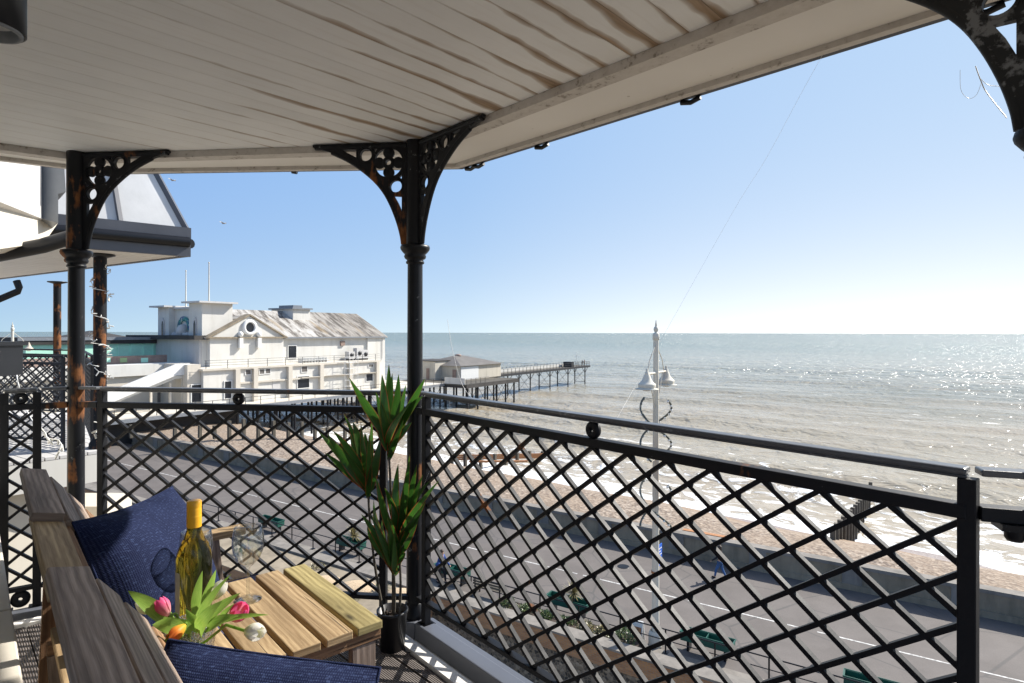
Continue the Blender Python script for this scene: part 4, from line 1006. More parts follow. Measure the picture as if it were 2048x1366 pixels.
# sea: one sheet of real waves, dense near the shore and reaching the horizon
def build_sea():
    rows = [44.0]
    st = .34
    while rows[-1] < 28000:
        rows.append(rows[-1] + st); st *= 1.0 if rows[-1] < 90 else (1.012 if rows[-1] < 300 else 1.06)
    rows = np.array(rows); NCc = 560
    t = np.linspace(0, 1, NCc)
    g = np.random.RandomState(3)
    n = rows[:, None] * np.ones((1, NCc)); c0 = -rows * 1.1 - 40; c1 = rows * 4.6 + 90
    c = c0[:, None] + (c1 - c0)[:, None] * (t[None, :] ** 1.55)
    z = np.zeros_like(n)
    amp = np.clip(1 - (n - 120) / 500, .0, 1)
    def field(a, b, p): return np.sin(n * a + c * b + p)
    mod = .6 + .4 * np.sin(c * .035 + n * .02 + 1) * np.sin(c * .011 - n * .013)
    for wl, A, sp in ((13.0, .24, .05), (9.0, .18, .08), (6.1, .09, .13), (4.3, .05, .22), (2.9, .022, .35)):
        for _ in range(3):
            k = 2 * np.pi / (wl * g.uniform(.85, 1.15)); an = g.normal(0, sp); px_ = g.uniform(0, 6.28)
            kx, kc = k * np.cos(an), k * np.sin(an) + .11 * k * 0
            s = np.sin(n * kx + c * kc + px_ + .6 * np.sin(c * .05 + px_))
            fade = np.clip(1 - (n / (wl * 55)), 0, 1)
            z += A * (.5 + .5 * s) ** 1.8 * fade * (.5 + mod)
    sh = np.clip((n - .11 * c - 49) / 22, 0, 1); z = z * (.12 + .88 * sh) * amp
    # breakers: sharp ridges running along the shore
    for nb, A, wdt in ((60.5, .42, .9), (68, .50, 1.2), (79, .45, 1.3), (93, .35, 1.5)):
        line = nb + .11 * c + 1.7 * np.sin(c * .07 + nb) + .8 * np.sin(c * .19 + nb * 2)
        d = n - line; on = np.clip(np.sin(c * .045 + nb) * .8 + .45 + .3 * np.sin(c * .13 + nb), 0, 1)
        z += A * on * np.where(d < 0, np.exp(-(d / (wdt * .45)) ** 2), np.exp(-(d / (wdt * 1.8)) ** 2))
    z += -2.2 - .25
    X = NV.x * n + CV.x * c; Y = NV.y * n + CV.y * c
    vs = np.stack([X, Y, z + ROAD], -1).reshape(-1, 3)
    R_, C_ = n.shape; idx = np.arange(R_ * C_).reshape(R_, C_)
    q = np.stack([idx[:-1, :-1], idx[1:, :-1], idx[1:, 1:], idx[:-1, 1:]], -1).reshape(-1, 4)[:, ::-1]
    m = D.meshes.new('sea'); m.vertices.add(len(vs)); m.vertices.foreach_set('co', vs.ravel())
    m.loops.add(q.size); m.loops.foreach_set('vertex_index', q.ravel().astype(np.int32))
    m.polygons.add(len(q)); m.polygons.foreach_set('loop_start', np.arange(0, q.size, 4, dtype=np.int32))
    m.polygons.foreach_set('loop_total', np.full(len(q), 4, dtype=np.int32)); m.polygons.foreach_set('use_smooth', np.ones(len(q), bool))
    m.update(calc_edges=True); m.materials.append(M['sea'])
    o = D.objects.new('sea', m); COL.objects.link(o); tag(o, kind='structure')
build_sea()
def nb_(x, c):                               # seaward distance of a view column x on the plane c
    u = (x - 1024) / FOC; return c * (.843 + .538 * u) / (.538 - .843 * u) if abs(.538 - .843 * u) > 1e-6 else 1e5
def cb_(x, n):                               # along-coast distance of a view column x on the plane n
    u = (x - 1024) / FOC; return n * (.538 - .843 * u) / (.843 + .538 * u)
def zb_(x, y, n, c):
    Y = NV.y * n + CV.y * c; return 13.3 - (y - .002 * (x - 1024) - 665.5) * Y / FOC

# ------------------------------------------------------------------ sea wall
t = thing('sea_wall', NC(35.9, 8, 0), 'grey concrete sea wall with panels and coping between promenade and beach', 'wall')
mb = MB(); mb.nbox(35.72, 36.2, -160, 76, 0, 1.12); part('wall_body', mb, M['concrete'], t)
mb = MB(); mb.nbox(35.66, 36.3, -160, 76, 1.122, 1.30); part('coping', mb, M['coping'], t)
mb = MB(); mb.nbox(35.60, 35.717, -160, 76, 0, .30); part('plinth', mb, M['concrete'], t)
mb = MB(); c = -40.0
while c < 76:
    mb.nbox(35.64, 35.716, c, c + .9, .303, 1.119); c += 4.6
part('pilasters', mb, M['coping'], t)
# ------------------------------------------------------------------ near boundary wall, garden, railing
t = thing('boundary_wall', NC(23.1, 0, -2.4), 'buff brick and flint wall with stone coping edging the promenade below the balcony', 'wall')
mb = MB(); mb.nbox(22.7, 22.898, -60, 60, -.35, .42); part('brick_course', mb, M['brick'], t)
mb = MB(); mb.nbox(22.75, 22.897, -60, 60, -2.6, -.352); part('flint_face', mb, M['flint'], t)
mb = MB(); mb.nbox(22.62, 23.35, -60, 60, .422, .52); part('coping', mb, M['coping'], t)
t = thing('garden_bed', NC(21, 30, -2.4), 'raised planting bed of buff gravel and low plants behind the potted plant', 'garden bed')
mb = MB(); mb.nbox(19.4, 22.60, 19, 48, -2.6, .36); part('retaining_wall', mb, M['brick'], t)
mb = MB(); mb.nbox(19.4, 22.60, 19, 48, .3605, .40); part('bed_surface', mb, M['concrete'], t)
for x, y, r in ((712, 1176, .85), (650, 1163, .7), (800, 1185, .5)):
    q = atz(x, y, ROAD + .42); mb = MB(); mb.ball(q - ZZ * .02, r, 1.25, 1.0, .28, 20, 8); part('gravel_mound', mb, M['gravel'], t)
def shrub(p, r, h, label, mat='leaf_bush', n=170, spiky=False, group='low shrubs in the planting beds'):
    p = Vector(p); t = thing('shrub' if not spiky else 'yucca', p, label, 'shrub' if not spiky else 'yucca', group); g = random.Random(int(abs(p.x * 97 + p.y * 31)) + n); mb = MB()
    if spiky:
        for i in range(n):
            a = g.uniform(0, 6.28); e = g.uniform(-.5, 1.45); d = Vector((math.cos(a) * math.cos(e), math.sin(a) * math.cos(e), math.sin(e)))
            b = p + ZZ * h * .45; leaf(mb, b, b + d * r * g.uniform(.75, 1.1), .06, .04, segs=4, fold=.2, shape=.6)
    else:
        for i in range(n):
            a = g.uniform(0, 6.28); q = g.random() ** .5; z = g.random() ** .6; rad = r * q * (1 - .5 * z * z) * (1 + .25 * math.sin(3 * a + p.x))
            b = p + Vector((math.cos(a) * rad, math.sin(a) * rad, z * h * (1.1 - .5 * q))); d = Vector((g.uniform(-1, 1), g.uniform(-1, 1), g.uniform(-.1, 1.3))).normalized()
            leaf(mb, b, b + d * g.uniform(.10, .22), .055, .1, segs=3, fold=.2)
    part('foliage', mb, M[mat], t); mb = MB(); mb.tube([p, p + ZZ * h * (.5 if spiky else .6)], .05 if spiky else .02, 7); part('stem', mb, M['wood_timber'], t); return t
for i, (c, n_, r, h, mt) in enumerate(((15.4, 23.75, .55, .5, 'leaf_bush'), (14.3, 23.75, .55, .38, 'leaf_bush'), (13.3, 23.8, .5, .3, 'leaf_bush'), (12.3, 23.75, .55, .3, 'leaf_bush'), (11.3, 23.8, .5, .35, 'leaf_dry'), (10.5, 23.8, .5, .4, 'leaf_dry'), (9.5, 23.8, .6, .6, 'leaf_bush'))):
    shrub(NC(n_, c, .30), r, h, ['bushy green shrub at the far end of the strip bed, beside the bench', 'second low green shrub from the bench in the strip bed', 'small green shrub in front of the long planter', 'low spreading green shrub near the middle of the strip bed', 'low tan shrub right of the strip bed middle', 'dry tan shrub next to the bushiest near shrub', 'bushiest green shrub at the near end of the strip bed by the lamp post'][i], mt, 230)
mb = MB(); mb.nbox(23.36, 24.3, 8.9, 16.0, .036, .42); solo('strip_bed', mb, M['soil'], 'narrow soil bed with shrubs along the boundary wall left of the lamp post', 'garden bed')
for i, (n_, c, r, h, mt) in enumerate(((20.3, 22.0, .4, .3, 'leaf_bush'), (21.8, 21.6, .4, .35, 'leaf_bush'), (20.0, 26.4, .5, .35, 'leaf_bush'), (21.9, 26.6, .5, .3, 'leaf_dry'), (21.0, 32.0, .6, .4, 'leaf_bush'))):
    shrub(NC(n_, c, .38), r, h, ['small grey green plant nearest the plant pot in the gravel bed', 'small green plant by the coping right of the gravel mound', 'green plant left of the gravel mound, behind the table corner', 'pale dry plant between the two gravel mounds', 'low green plant at the far left of the gravel bed'][i], mt, 90, group='plants in the gravel bed')
# thin black promenade railing
t = thing('promenade_railing', NC(24.35, 10, 0), 'thin black two-bar railing along the near side of the promenade', 'railing')
mb = MB(); mb.tube([NC(24.42, -30, 1.0), NC(24.42, 45, 1.0)], .028, 7); part('top_bar', mb, M['dark'], t)
mb = MB(); mb.tube([NC(24.42, -30, .55), NC(24.42, 45, .55)], .02, 7); part('middle_bar', mb, M['dark'], t)
for i in range(30):
    c = -14 + i * 2.0; mb = MB(); mb.tube([NC(24.42, c, 0.036), NC(24.42, c, 1.0)], .035, 7); mb.nbox(24.32, 24.52, c - .1, c + .1, .036, .07); part('post', mb, M['dark'], t)
# green trough planters
def planter_proto(p, label):
    t = thing('trough_planter', p, label, 'planter', 'green trough planters along the promenade railing')
    def bx(a, b, c_, d, e, f, mb): return mb.frame_box(p, CV, NV, ZZ, a, b, c_, d, e, f)
    mb = MB(); bx(-1.05, 1.05, -.26, -.23, .42, .78, mb); bx(-1.05, 1.05, .23, .26, .42, .78, mb); bx(-1.05, -1.02, -.229, .229, .42, .78, mb); bx(1.02, 1.05, -.229, .229, .42, .78, mb); bx(-1.019, 1.019, -.229, .229, .42, .45, mb); bx(-.015, .015, -.229, .229, .451, .77, mb)
    part('trough', mb, M['green_plastic'], t)
    mb = MB(); bx(-1.08, 1.08, -.29, -.262, .74, .80, mb); bx(-1.08, 1.08, .262, .29, .74, .80, mb); bx(-1.08, -1.052, -.261, .261, .74, .80, mb); bx(1.052, 1.08, -.261, .261, .74, .80, mb); part('rim', mb, M['green_plastic'], t)
    for x in (-.75, .75):
        mb = MB(); bx(x - .05, x + .05, -.2, .2, 0, .419, mb); part('support', mb, M['dark'], t)
    return t
PL = [(543, 'farthest green trough planter, seen just right of the wine glass'), (702, 'green trough planter with a spiky yucca behind the table corner'), (905, 'green trough planter just right of the corner post, near the bench'),
      (1138, 'green trough planter with a yucca above the strip of shrubs'), (1416, 'empty green trough planter just right of the lamp post base'), (1756, 'empty green trough planter at the bottom right, near the end post')]
pr = None
for i, (x, lab) in enumerate(PL):
    q = NC(25.3, cb_(x, 25.3), 0)
    if pr is None: pr = planter_proto(q, lab)
    else: copy_tree(pr, q, None, lab)
shrub(NC(25.35, cb_(706, 25.3), .45), .75, 1.3, 'spiky olive yucca growing in the planter behind the table corner', 'leaf_dry', 120, True, 'yuccas in the trough planters')
shrub(NC(25.35, cb_(1148, 25.3), .45), .70, 1.3, 'straw coloured spiky yucca growing in the planter above the shrubs', 'leaf_dry', 110, True, 'yuccas in the trough planters')
for n_, c_, lab in ((26.6, 2.5, 'dark iron manhole cover on the near side of the promenade, nearest the end post'), (32.2, 13.0, 'dark iron manhole cover beyond the white line, left of the walking person'), (27.4, 24.0, 'dark iron manhole cover on the near side of the promenade, farthest left')):
    mb = MB(); mb.lathe([(.34, .002), (.34, .010), (.30, .012), (.28, .009), (0, .009)], NC(n_, c_, 0), 24); solo('manhole_cover', mb, M['dark'], lab, 'manhole cover', 'manhole covers on the promenade')
# bench
bo = NC(24.9, 17.2, 0); t = thing('park_bench', bo, 'dark slatted park bench beyond the boundary wall near the corner post', 'bench')
for i in range(4):
    mb = MB(); mb.frame_box(bo, CV, NV, ZZ, -.85, .85, -.22 + i * .12, -.13 + i * .12, .42, .45); part('seat_slat', mb, M['wood_timber'], t)
for i in range(3):
    mb = MB(); mb.frame_box(bo, CV, NV, ZZ, -.85, .85, -.27, -.24, .55 + i * .13, .64 + i * .13); part('back_slat', mb, M['wood_timber'], t)
for x in (-.75, .75):
    mb = MB(); mb.frame_box(bo, CV, NV, ZZ, x - .03, x + .03, -.235, -.19, 0, .9); mb.frame_box(bo, CV, NV, ZZ, x - .03, x + .03, .17, .22, 0, .419); part('leg', mb, M['dark'], t)
# A-board
ao = NC(24.75, 9.35, .036); t = thing('pavement_sign', ao, 'small white and orange folding pavement sign beside the lamp post base', 'sign')
for s in (-1, 1):
    mb = MB(); mb.beam(ao + NV * s * .22, ao + NV * s * .02 + ZZ * .85, .55, .03, up=NV); part('board', mb, M['frame_white'], t)
    mb = MB(); mb.beam(ao + NV * s * .215 + ZZ * .12, ao + NV * s * .085 + ZZ * .62, .44, .036, up=NV); part('poster', mb, M['timber_orange'], t)

# ------------------------------------------------------------------ seaside lamp posts
def lamp_post(base, sc_, label, garland=True, sign=True):
    base = Vector(base); t = thing('seaside_lamp_post', base, label, 'lamp post', 'tall cream seaside lamp posts')
    def Z(z): return base + ZZ * z * sc_
    m = M['lamp_cream']
    mb = MB(); mb.lathe([(.30 * sc_, 0), (.30 * sc_, .5 * sc_), (.22 * sc_, .62 * sc_)], base, 8); part('base', mb, m, t)
    mb = MB(); mb.lathe([(.165 * sc_, .6 * sc_), (.145 * sc_, 5 * sc_), (.125 * sc_, 10 * sc_), (.115 * sc_, 12.95 * sc_), (.115 * sc_, 13.0 * sc_)], base, 8, smooth=False); part('pole', mb, m, t)
    mb = MB(); mb.lathe([(.115, 12.95), (.145, 12.98), (.145, 13.22), (.11, 13.25), (.05, 13.28), (.09, 13.34), (.105, 13.42), (.08, 13.50), (.035, 13.54), (.05, 13.58), (.03, 13.66), (.012, 13.80)], base, 16)
    mb.v = [base + (v - base) * 1 for v in mb.v]
    if sc_ != 1: mb.v = [base + (v - base) * sc_ for v in mb.v]
    part('finial', mb, m, t)
    ad = NV; az = 11.56
    mb = MB(); mb.tube([Z(az) - ad * 1.2 * sc_, Z(az) + ad * 1.45 * sc_], .05 * sc_, 8)
    for s in (-1, 1): mb.tube([Z(12.85), Z(12.5) + ad * s * .35 * sc_, Z(12.1) + ad * s * .8 * sc_, Z(az) + ad * s * 1.05 * sc_], .022 * sc_, 6); mb.tube([Z(9.9), Z(10.8) + ad * s * .5 * sc_, Z(az) + ad * s * .85 * sc_], .022 * sc_, 6)
    part('cross_arm', mb, m, t)
    for s in (-1.1, 1.35):
        c = Z(0) + ad * s * sc_
        mb = MB(); mb.lathe([(r * .9 * sc_, (10.94 + (z - 10.94) * .74) * sc_) for r, z in ((.03, 12.10), (.06, 12.02), (.05, 11.93), (.10, 11.88), (.10, 11.78), (.15, 11.70), (.17, 11.60), (.23, 11.44), (.33, 11.30), (.385, 11.26), (.40, 11.24), (.39, 11.08), (.36, 11.03), (.52, 10.98), (.52, 10.94), (.30, 10.96))], c, 24)
        sh = part('lamp_shade', mb, m, t)
        mb = MB(); mb.lathe([(r * sc_, z * sc_) for r, z in ((.18, 10.955), (.14, 10.88), (0, 10.86))], c, 16); part('lens', mb, M['frame_white'], sh, org=origin(sh))
    if garland:
        for z0, z1, ph_ in ((10.45, 7.9, 2.2), (10.45, 7.9, 5.34), (6.9, 5.0, 2.2), (6.9, 5.0, 5.34)):
            pts = []; n = int(40 * (z0 - z1)); 
            for i in range(n + 1):
                z = z0 + (z1 - z0) * i / n; a = (z0 - z) / 3.1 * 2 * math.pi + ph_; pts.append(Z(z) + Vector((math.cos(a), math.sin(a), 0)) * .64)
            mb = MB(); mb.tube(pts, .045, 6); gl = part('garland', mb, M['rope_green'], t); mb = MB()
            for i in range(0, n, 8): mb.ball(pts[i] - ZZ * .06, .06, seg=6, rings=4)
            part('bulbs', mb, M['bulb'], gl, org=origin(gl))
            for i in (0, n // 2, n):
                mb = MB(); mb.tube([pts[i], Z(pts[i].z - base.z)], .014, 5); part('garland_bracket', mb, m, t)
    if sign:
        mb = MB(); e = CV * -1; e2 = NV * 1.0
        sgn = Z(3.2); mb.frame_box(sgn, e2, e, ZZ, .19, .80, -.015, .015, 0, .9); sp = part('sign_board', mb, M['blue_sign'], t, 'blue sign with rows of white writing')
        mb = MB()
        for k in range(5): mb.frame_box(sgn, e2, e, ZZ, .25, .74 - .08 * (k % 2), -.019, .019, .72 - k * .13, .76 - k * .13)
        part('writing', mb, M['frame_white'], sp, org=origin(sp))
        mb = MB(); mb.lathe([(.185, 3.05), (.185, 3.15)], base, 8); part('rust_band', mb, M['timber_orange'], t)
    return t
lamp_post(at(1312, 1290, 25.5) * 1.0 + ZZ * 0, 1, 'cream seaside lamp post with two rusty bell shades, a spiral garland and a blue sign')
lb = at(25, 1000, 62.0); lb.z = ROAD; lamp_post(lb, 1.035, 'white seaside lamp post far left, rising behind the neighbouring balcony railings', True, False)

# ------------------------------------------------------------------ people
def skin_mesh(nodes, edges, root=0, sub=1):
    me = D.meshes.new('skin'); me.from_pydata([n_[:3] for n_ in nodes], edges, []); ob = D.objects.new('tmp', me); COL.objects.link(ob)
    md = ob.modifiers.new('s', 'SKIN'); md.use_smooth_shade = True
    for i, d in enumerate(me.skin_vertices[0].data): r = nodes[i][3]; d.radius = (r, r) if not isinstance(r, tuple) else r; d.use_root = (i == root)
    s2 = ob.modifiers.new('u', 'SUBSURF'); s2.levels = sub; s2.render_levels = sub
    bpy.context.view_layer.update(); m2 = D.meshes.new_from_object(ob.evaluated_get(bpy.context.evaluated_depsgraph_get())); D.objects.remove(ob); return m2
def person(p, face, label, top, legs, hair='hair', stride=.25, bag=None, scale=1.0, arms=((.28, .1), (-.22, .15))):
    """walking figure: face = heading angle"""
    t = thing('person', p, label, 'person'); st = stride
    # local frame: +x forward, +y left
    J = {'pel': (0, 0, .93, .115), 'wst': (0, 0, 1.08, .105), 'chs': (.02, 0, 1.30, .135), 'nek': (.03, 0, 1.47, .052), 'hd0': (.05, 0, 1.55, .070), 'hd1': (.06, 0, 1.63, .092), 'hd2': (.045, 0, 1.70, .080), 'hd3': (.04, 0, 1.745, .04)}
    nodes = []; idx = {}; edges = []
    def add(n_, v): idx[n_] = len(nodes); nodes.append(v)
    for k_, v in J.items(): add(k_, v)
    for a, b in (('pel', 'wst'), ('wst', 'chs'), ('chs', 'nek'), ('nek', 'hd0'), ('hd0', 'hd1'), ('hd1', 'hd2'), ('hd2', 'hd3')): edges.append((idx[a], idx[b]))
    for s, sg, (af, el) in ((1, 1, arms[0]), (-1, -1, arms[1])):
        n_ = 'L' if s > 0 else 'R'
        add(n_ + 'sh', (.02, .17 * s, 1.42, .060)); add(n_ + 'el', (.02 + af * .45, .22 * s, 1.14, .042)); add(n_ + 'wr', (.06 + af * .9 + el, .20 * s, .90 + el * .4, .028)); add(n_ + 'hn', (.09 + af * .95 + el, .19 * s, .82 + el * .4, .032))
        edges += [(idx['chs'], idx[n_ + 'sh']), (idx[n_ + 'sh'], idx[n_ + 'el']), (idx[n_ + 'el'], idx[n_ + 'wr']), (idx[n_ + 'wr'], idx[n_ + 'hn'])]
        f = st * s; add(n_ + 'hp', (0, .095 * s, .86, .098)); add(n_ + 'kn', (f * .55 + .04, .095 * s, .49, .062)); add(n_ + 'an', (f - (.04 if f < 0 else 0), .09 * s, .09 if f > 0 else .12, .042)); add(n_ + 'to', (f + .13, .10 * s, .035, .036))
        edges += [(idx['pel'], idx[n_ + 'hp']), (idx[n_ + 'hp'], idx[n_ + 'kn']), (idx[n_ + 'kn'], idx[n_ + 'an']), (idx[n_ + 'an'], idx[n_ + 'to'])]
    def sub(names, ed, grow, mat, nm, root=0, extra=None):
        ns = [nodes[idx[a]] for a in names]; ns = [(x, y, z, r * grow + .008) for x, y, z, r in ns]; m2 = skin_mesh(ns, [(names.index(a), names.index(b)) for a, b in ed], root); m2.materials.append(M[mat])
        o = D.objects.new(nm, m2); COL.objects.link(o); o.parent = t; o.rotation_euler = (0, 0, face); o.scale = (scale,) * 3; return o
    m0 = skin_mesh(nodes, edges, 0); m0.materials.append(M['skin']); o = D.objects.new('body', m0); COL.objects.link(o); o.parent = t; o.rotation_euler = (0, 0, face); o.scale = (scale,) * 3
    sub(['pel', 'wst', 'chs', 'Lsh', 'Lel', 'Lwr', 'Rsh', 'Rel', 'Rwr'], [('pel', 'wst'), ('wst', 'chs'), ('chs', 'Lsh'), ('Lsh', 'Lel'), ('Lel', 'Lwr'), ('chs', 'Rsh'), ('Rsh', 'Rel'), ('Rel', 'Rwr')], 1.14, top, 'jacket')
    sub(['pel', 'Lhp', 'Lkn', 'Lan', 'Rhp', 'Rkn', 'Ran'], [('pel', 'Lhp'), ('Lhp', 'Lkn'), ('Lkn', 'Lan'), ('pel', 'Rhp'), ('Rhp', 'Rkn'), ('Rkn', 'Ran')], 1.10, legs, 'trousers')
    mb = MB(); mb.ball((.02, 0, 1.68), .108, 1.05, .92, 1.0, 14, 9); mb.ball((-.03, 0, 1.60), .085, .8, .95, 1.1, 12, 7)
    o = part('hair', mb, M[hair], None); o.parent = t; o.rotation_euler = (0, 0, face); o.scale = (scale,) * 3
    mb = MB()
    for s in (1, -1):
        mb = MB(); f = st * s; mb.ball((f + .06 - (.02 if f < 0 else 0), .095 * s, .05), .06, 2.2, .85, .8, 10, 6)
        o = part('shoe', mb, M['black_cloth'], None); o.parent = t; o.rotation_euler = (0, 0, face); o.scale = (scale,) * 3
    if bag:
        mb = MB(); mb.ball((-.02, -.26, .98), .2, .9, .4, 1.0, 12, 8); mb.tube([(-.02, -.24, 1.15), (.0, -.15, 1.5), (.02, .0, 1.52)], .014, 6)
        o = part('shoulder_bag', mb, M[bag], None); o.parent = t; o.rotation_euler = (0, 0, face); o.scale = (scale,) * 3
    return t
pw = atz(1441, 1157, ROAD); person(pw, math.atan2(.538, -.843), 'person in dark jacket and jeans with a pale shoulder bag, walking by the sea wall', 'black_cloth', 'jeans', bag='grey_cloth')
pw = atz(884, 1166, ROAD); person(pw, math.atan2(-.538, .843), 'person in a blue jacket walking on the promenade just right of the corner post', 'blue_cloth', 'black_cloth', bag='blue_cloth', stride=.2)

ORD = ['first', 'second', 'third', 'fourth', 'fifth', 'sixth', 'seventh', 'eighth', 'ninth', 'tenth', 'eleventh', 'twelfth', 'thirteenth']
# ------------------------------------------------------------------ groynes on the beach
def post(p, h, r, sq=True):
    mb = MB(); g = random.uniform(-.03, .03); mb.beam(Vector(p) - ZZ * 1.0, Vector(p) + Vector((g, g, h)), r * 2, r * 2, up=NV); return mb
t = thing('timber_groyne', NC(46, -3.5, -1), 'weathered timber groyne stepping down into the foam at the right', 'groyne')
a, b = Vector((19.8, 37.0)), Vector((32.6, 54.5)); N_ = 15
for i in range(N_):
    f = i / (N_ - 1) if i else 0; q = a.lerp(b, f); n_ = NV.x * q.x + NV.y * q.y; c_ = CV.x * q.x + CV.y * q.y; z = beach_z(n_, c_)
    z = max(z, -2.6); zt = (.55 + z) if i == 0 else (1.35 - 2.6 * f * .85)
    if i == N_ - 1: zt = -.2
    part('post', post(Vector((q.x, q.y, ROAD + z)), zt - z, .15), M['wood_timber'], t)
mb = MB()
for k in range(5):
    z0 = .55 - k * .3; mb.beam(Vector((a.x + 1, a.y + 1.4, ROAD + z0)) + CV * .2, Vector((a.x + 9.5, a.y + 13, ROAD + z0 - 1.6)) + CV * .2, .08, .25)
part('plank_wall', mb, M['wood_grey'], t)
t = thing('timber_groyne', NC(55, 33, -1.5), 'low groyne of orange timber planks and dark posts at the water edge', 'groyne')
GP = [(904, 921), (931, 921), (962, 922), (990, 921), (1012, 921), (1035, 919), (1060, 918), (1085, 915)]
zs = [-1.1, -1.2, -1.35, -1.5, -1.7, -1.9, -2.1, -2.2]
gp = [atz(x, y, ROAD + z) for (x, y), z in zip(GP, zs)]
for i, q in enumerate(gp): part('post', post(q, .75 if i % 2 else .95, .16), M['wood_timber'], t)
for k in range(3):
    mb = MB(); mb.beam(gp[0] + ZZ * (.12 + k * .22) - CV * .25, gp[-1] + ZZ * (.05 + k * .2) - CV * .25, .09, .19); part('plank', mb, M['timber_orange'], t)
mb = MB(); mb.beam(gp[1] + NV * -1.2 - CV * 1.5 + ZZ * .25, gp[5] - CV * 2.0 - NV * 1.0 + ZZ * .2, .22, .2); part('plank', mb, M['timber_orange'], t)
PX = [(263, 858), (350, 862), (400, 858), (430, 860), (459, 865), (488, 866), (517, 868), (548, 868), (577, 868), (604, 868), (630, 872), (655, 872), (690, 874)]
pg = None
for i, (x, y) in enumerate(PX):
    Y = 66 + i * .35; n_ = None
    q = at(x, y, Y); n_ = NV.x * q.x + NV.y * q.y; c_ = CV.x * q.x + CV.y * q.y
    zt = beach_z(n_, c_) + ROAD; h = (.45, .3, .4, .5, 1.3, 1.6, 1.2, 1.5, 1.3, 1.4, 1.2, 1.0, 1.0)[i]
    solo('beach_post', post(Vector((q.x, q.y, q.z)), h, .16), M['wood_timber'], ORD[i] + ' weathered timber post from the left in the line on the shingle below the pier', 'post', 'line of timber posts below the pier')
bz = atz(1410, 1068, ROAD + 1.1); mb = MB(); mb.beam(bz - CV * 1.2, bz + CV * 1.3, .35, .12); solo('driftwood_plank', mb, M['timber_orange'], 'orange plank lying on the shingle behind the sea wall near the walking person', 'plank')

# ------------------------------------------------------------------ the pier
ZD = 3.2
t = thing('pier', NC(60, 88, -3), 'broad white pier deck on dark iron piles reaching from the shore into the sea', 'pier')
mb = MB(); mb.nbox(22, 93, 75.2, 104, ZD - .35, ZD); part('deck', mb, M['render_cream'], t)
mb = MB(); mb.nbox(22, 93, 75.12, 75.198, ZD - .5, ZD - .05); part('edge_beam', mb, M['steel'], t)
mb = MB(); mb.nbox(93.002, 112, 69.8, 88, ZD - .3, ZD - .02); part('deck', mb, M['wood_timber'], t)
mb = MB(); mb.nbox(93.0, 112.05, 69.72, 69.798, ZD - .75, ZD + .02); mb.nbox(112.002, 112.1, 69.8, 88, ZD - .75, ZD + .02); mb.nbox(93, 112, 69.8, 88, ZD - .7, ZD - .302); part('edge_beam', mb, M['roof_dark'], t)
for c in (75.8, 80.5, 86, 92):
    for i in range(15):
        n_ = 49 + i * 3.1; mb = MB(); mb.tube([NC(n_, c, -6), NC(n_, c, ZD - .5)], .17, 7); part('pile', mb, M['dark'], t)
for c in (70.6, 76, 82):
    for i in range(6):
        n_ = 94.5 + i * 3.4; mb = MB(); mb.tube([NC(n_, c, -7), NC(n_, c, ZD - .7)], .19, 7); part('pile', mb, M['iron_far'], t)
mb = MB()
for i in range(14):
    for c in (75.8,): mb.tube([NC(49 + i * 3.1, c, ZD - .8), NC(52.1 + i * 3.1, c, -1.6)], .045, 5); mb.tube([NC(52.1 + i * 3.1, c, ZD - .8), NC(49 + i * 3.1, c, -1.6)], .045, 5)
for i in range(5):
    mb.tube([NC(94.5 + i * 3.4, 70.6, ZD - .8), NC(97.9 + i * 3.4, 70.6, -1.4)], .045, 5); mb.tube([NC(97.9 + i * 3.4, 70.6, ZD - .8), NC(94.5 + i * 3.4, 70.6, -1.4)], .045, 5)
part('cross_braces', mb, M['dark'], t)
mb = MB(); n_ = 24.0
while n_ < 93: mb.tube([NC(n_, 75.3, ZD), NC(n_, 75.3, ZD + 1.1)], .045, 5); n_ += 2.35
mb.tube([NC(24, 75.3, ZD + 1.1), NC(93, 75.3, ZD + 1.1)], .035, 5); mb.tube([NC(24, 75.3, ZD + .6), NC(93, 75.3, ZD + .6)], .022, 5)
part('deck_railing', mb, M['iron_far'], t)
mb = MB(); n_ = 93.2
while n_ < 101: mb.tube([NC(n_, 70.0, ZD), NC(n_, 70.0, ZD + 1.1)], .04, 5); n_ += 1.6
for z in (.5, 1.1): mb.tube([NC(93, 70, ZD + z), NC(101, 70, ZD + z)], .025, 5)
part('deck_railing', mb, M['iron_far'], t)
mb = MB(); mb.nbox(93.05, 93.2, 70.2, 75.2, ZD - .02, ZD + 1.2); part('white_hoarding', mb, M['render'], t)
mb = MB(); mb.nbox(22, 50, 77.5, 104, -1, ZD - .36); part('under_deck_shade', mb, M['roof_dark'], t)  # dark block put in for the black shade under the deck

t = thing('pier_jetty', NC(140, 80, -3), 'long narrow jetty of the pier with white side panels on braced iron legs', 'pier jetty')
mb = MB(); mb.nbox(112.2, 167, 78.3, 82.3, ZD - .1, ZD + .15); part('deck', mb, M['wood_timber'], t)
mb = MB(); mb.nbox(112.2, 167, 78.22, 78.298, ZD - .35, ZD + .2); mb.nbox(112.2, 167, 82.302, 82.38, ZD - .35, ZD + .2); part('edge_beam', mb, M['iron_far'], t)
mb = MB(); mb.nbox(117, 160, 82.1, 82.2, ZD + .16, ZD + 1.05); part('white_side_panels', mb, M['render'], t)
mb = MB()
for c in (78.4, 82.24):
    n_ = 117.5
    while n_ < 167: mb.tube([NC(n_, c, ZD + .15), NC(n_, c, ZD + 1.45)], .06, 5); n_ += 1.75
    for z in (1.3, .75): mb.tube([NC(117, c, ZD + z), NC(167, c, ZD + z)], .03, 5)
for z in (.75, 1.3): mb.tube([NC(166.9, 78.4, ZD + z), NC(166.9, 82.24, ZD + z)], .03, 5)
part('railing', mb, M['iron_far'], t)
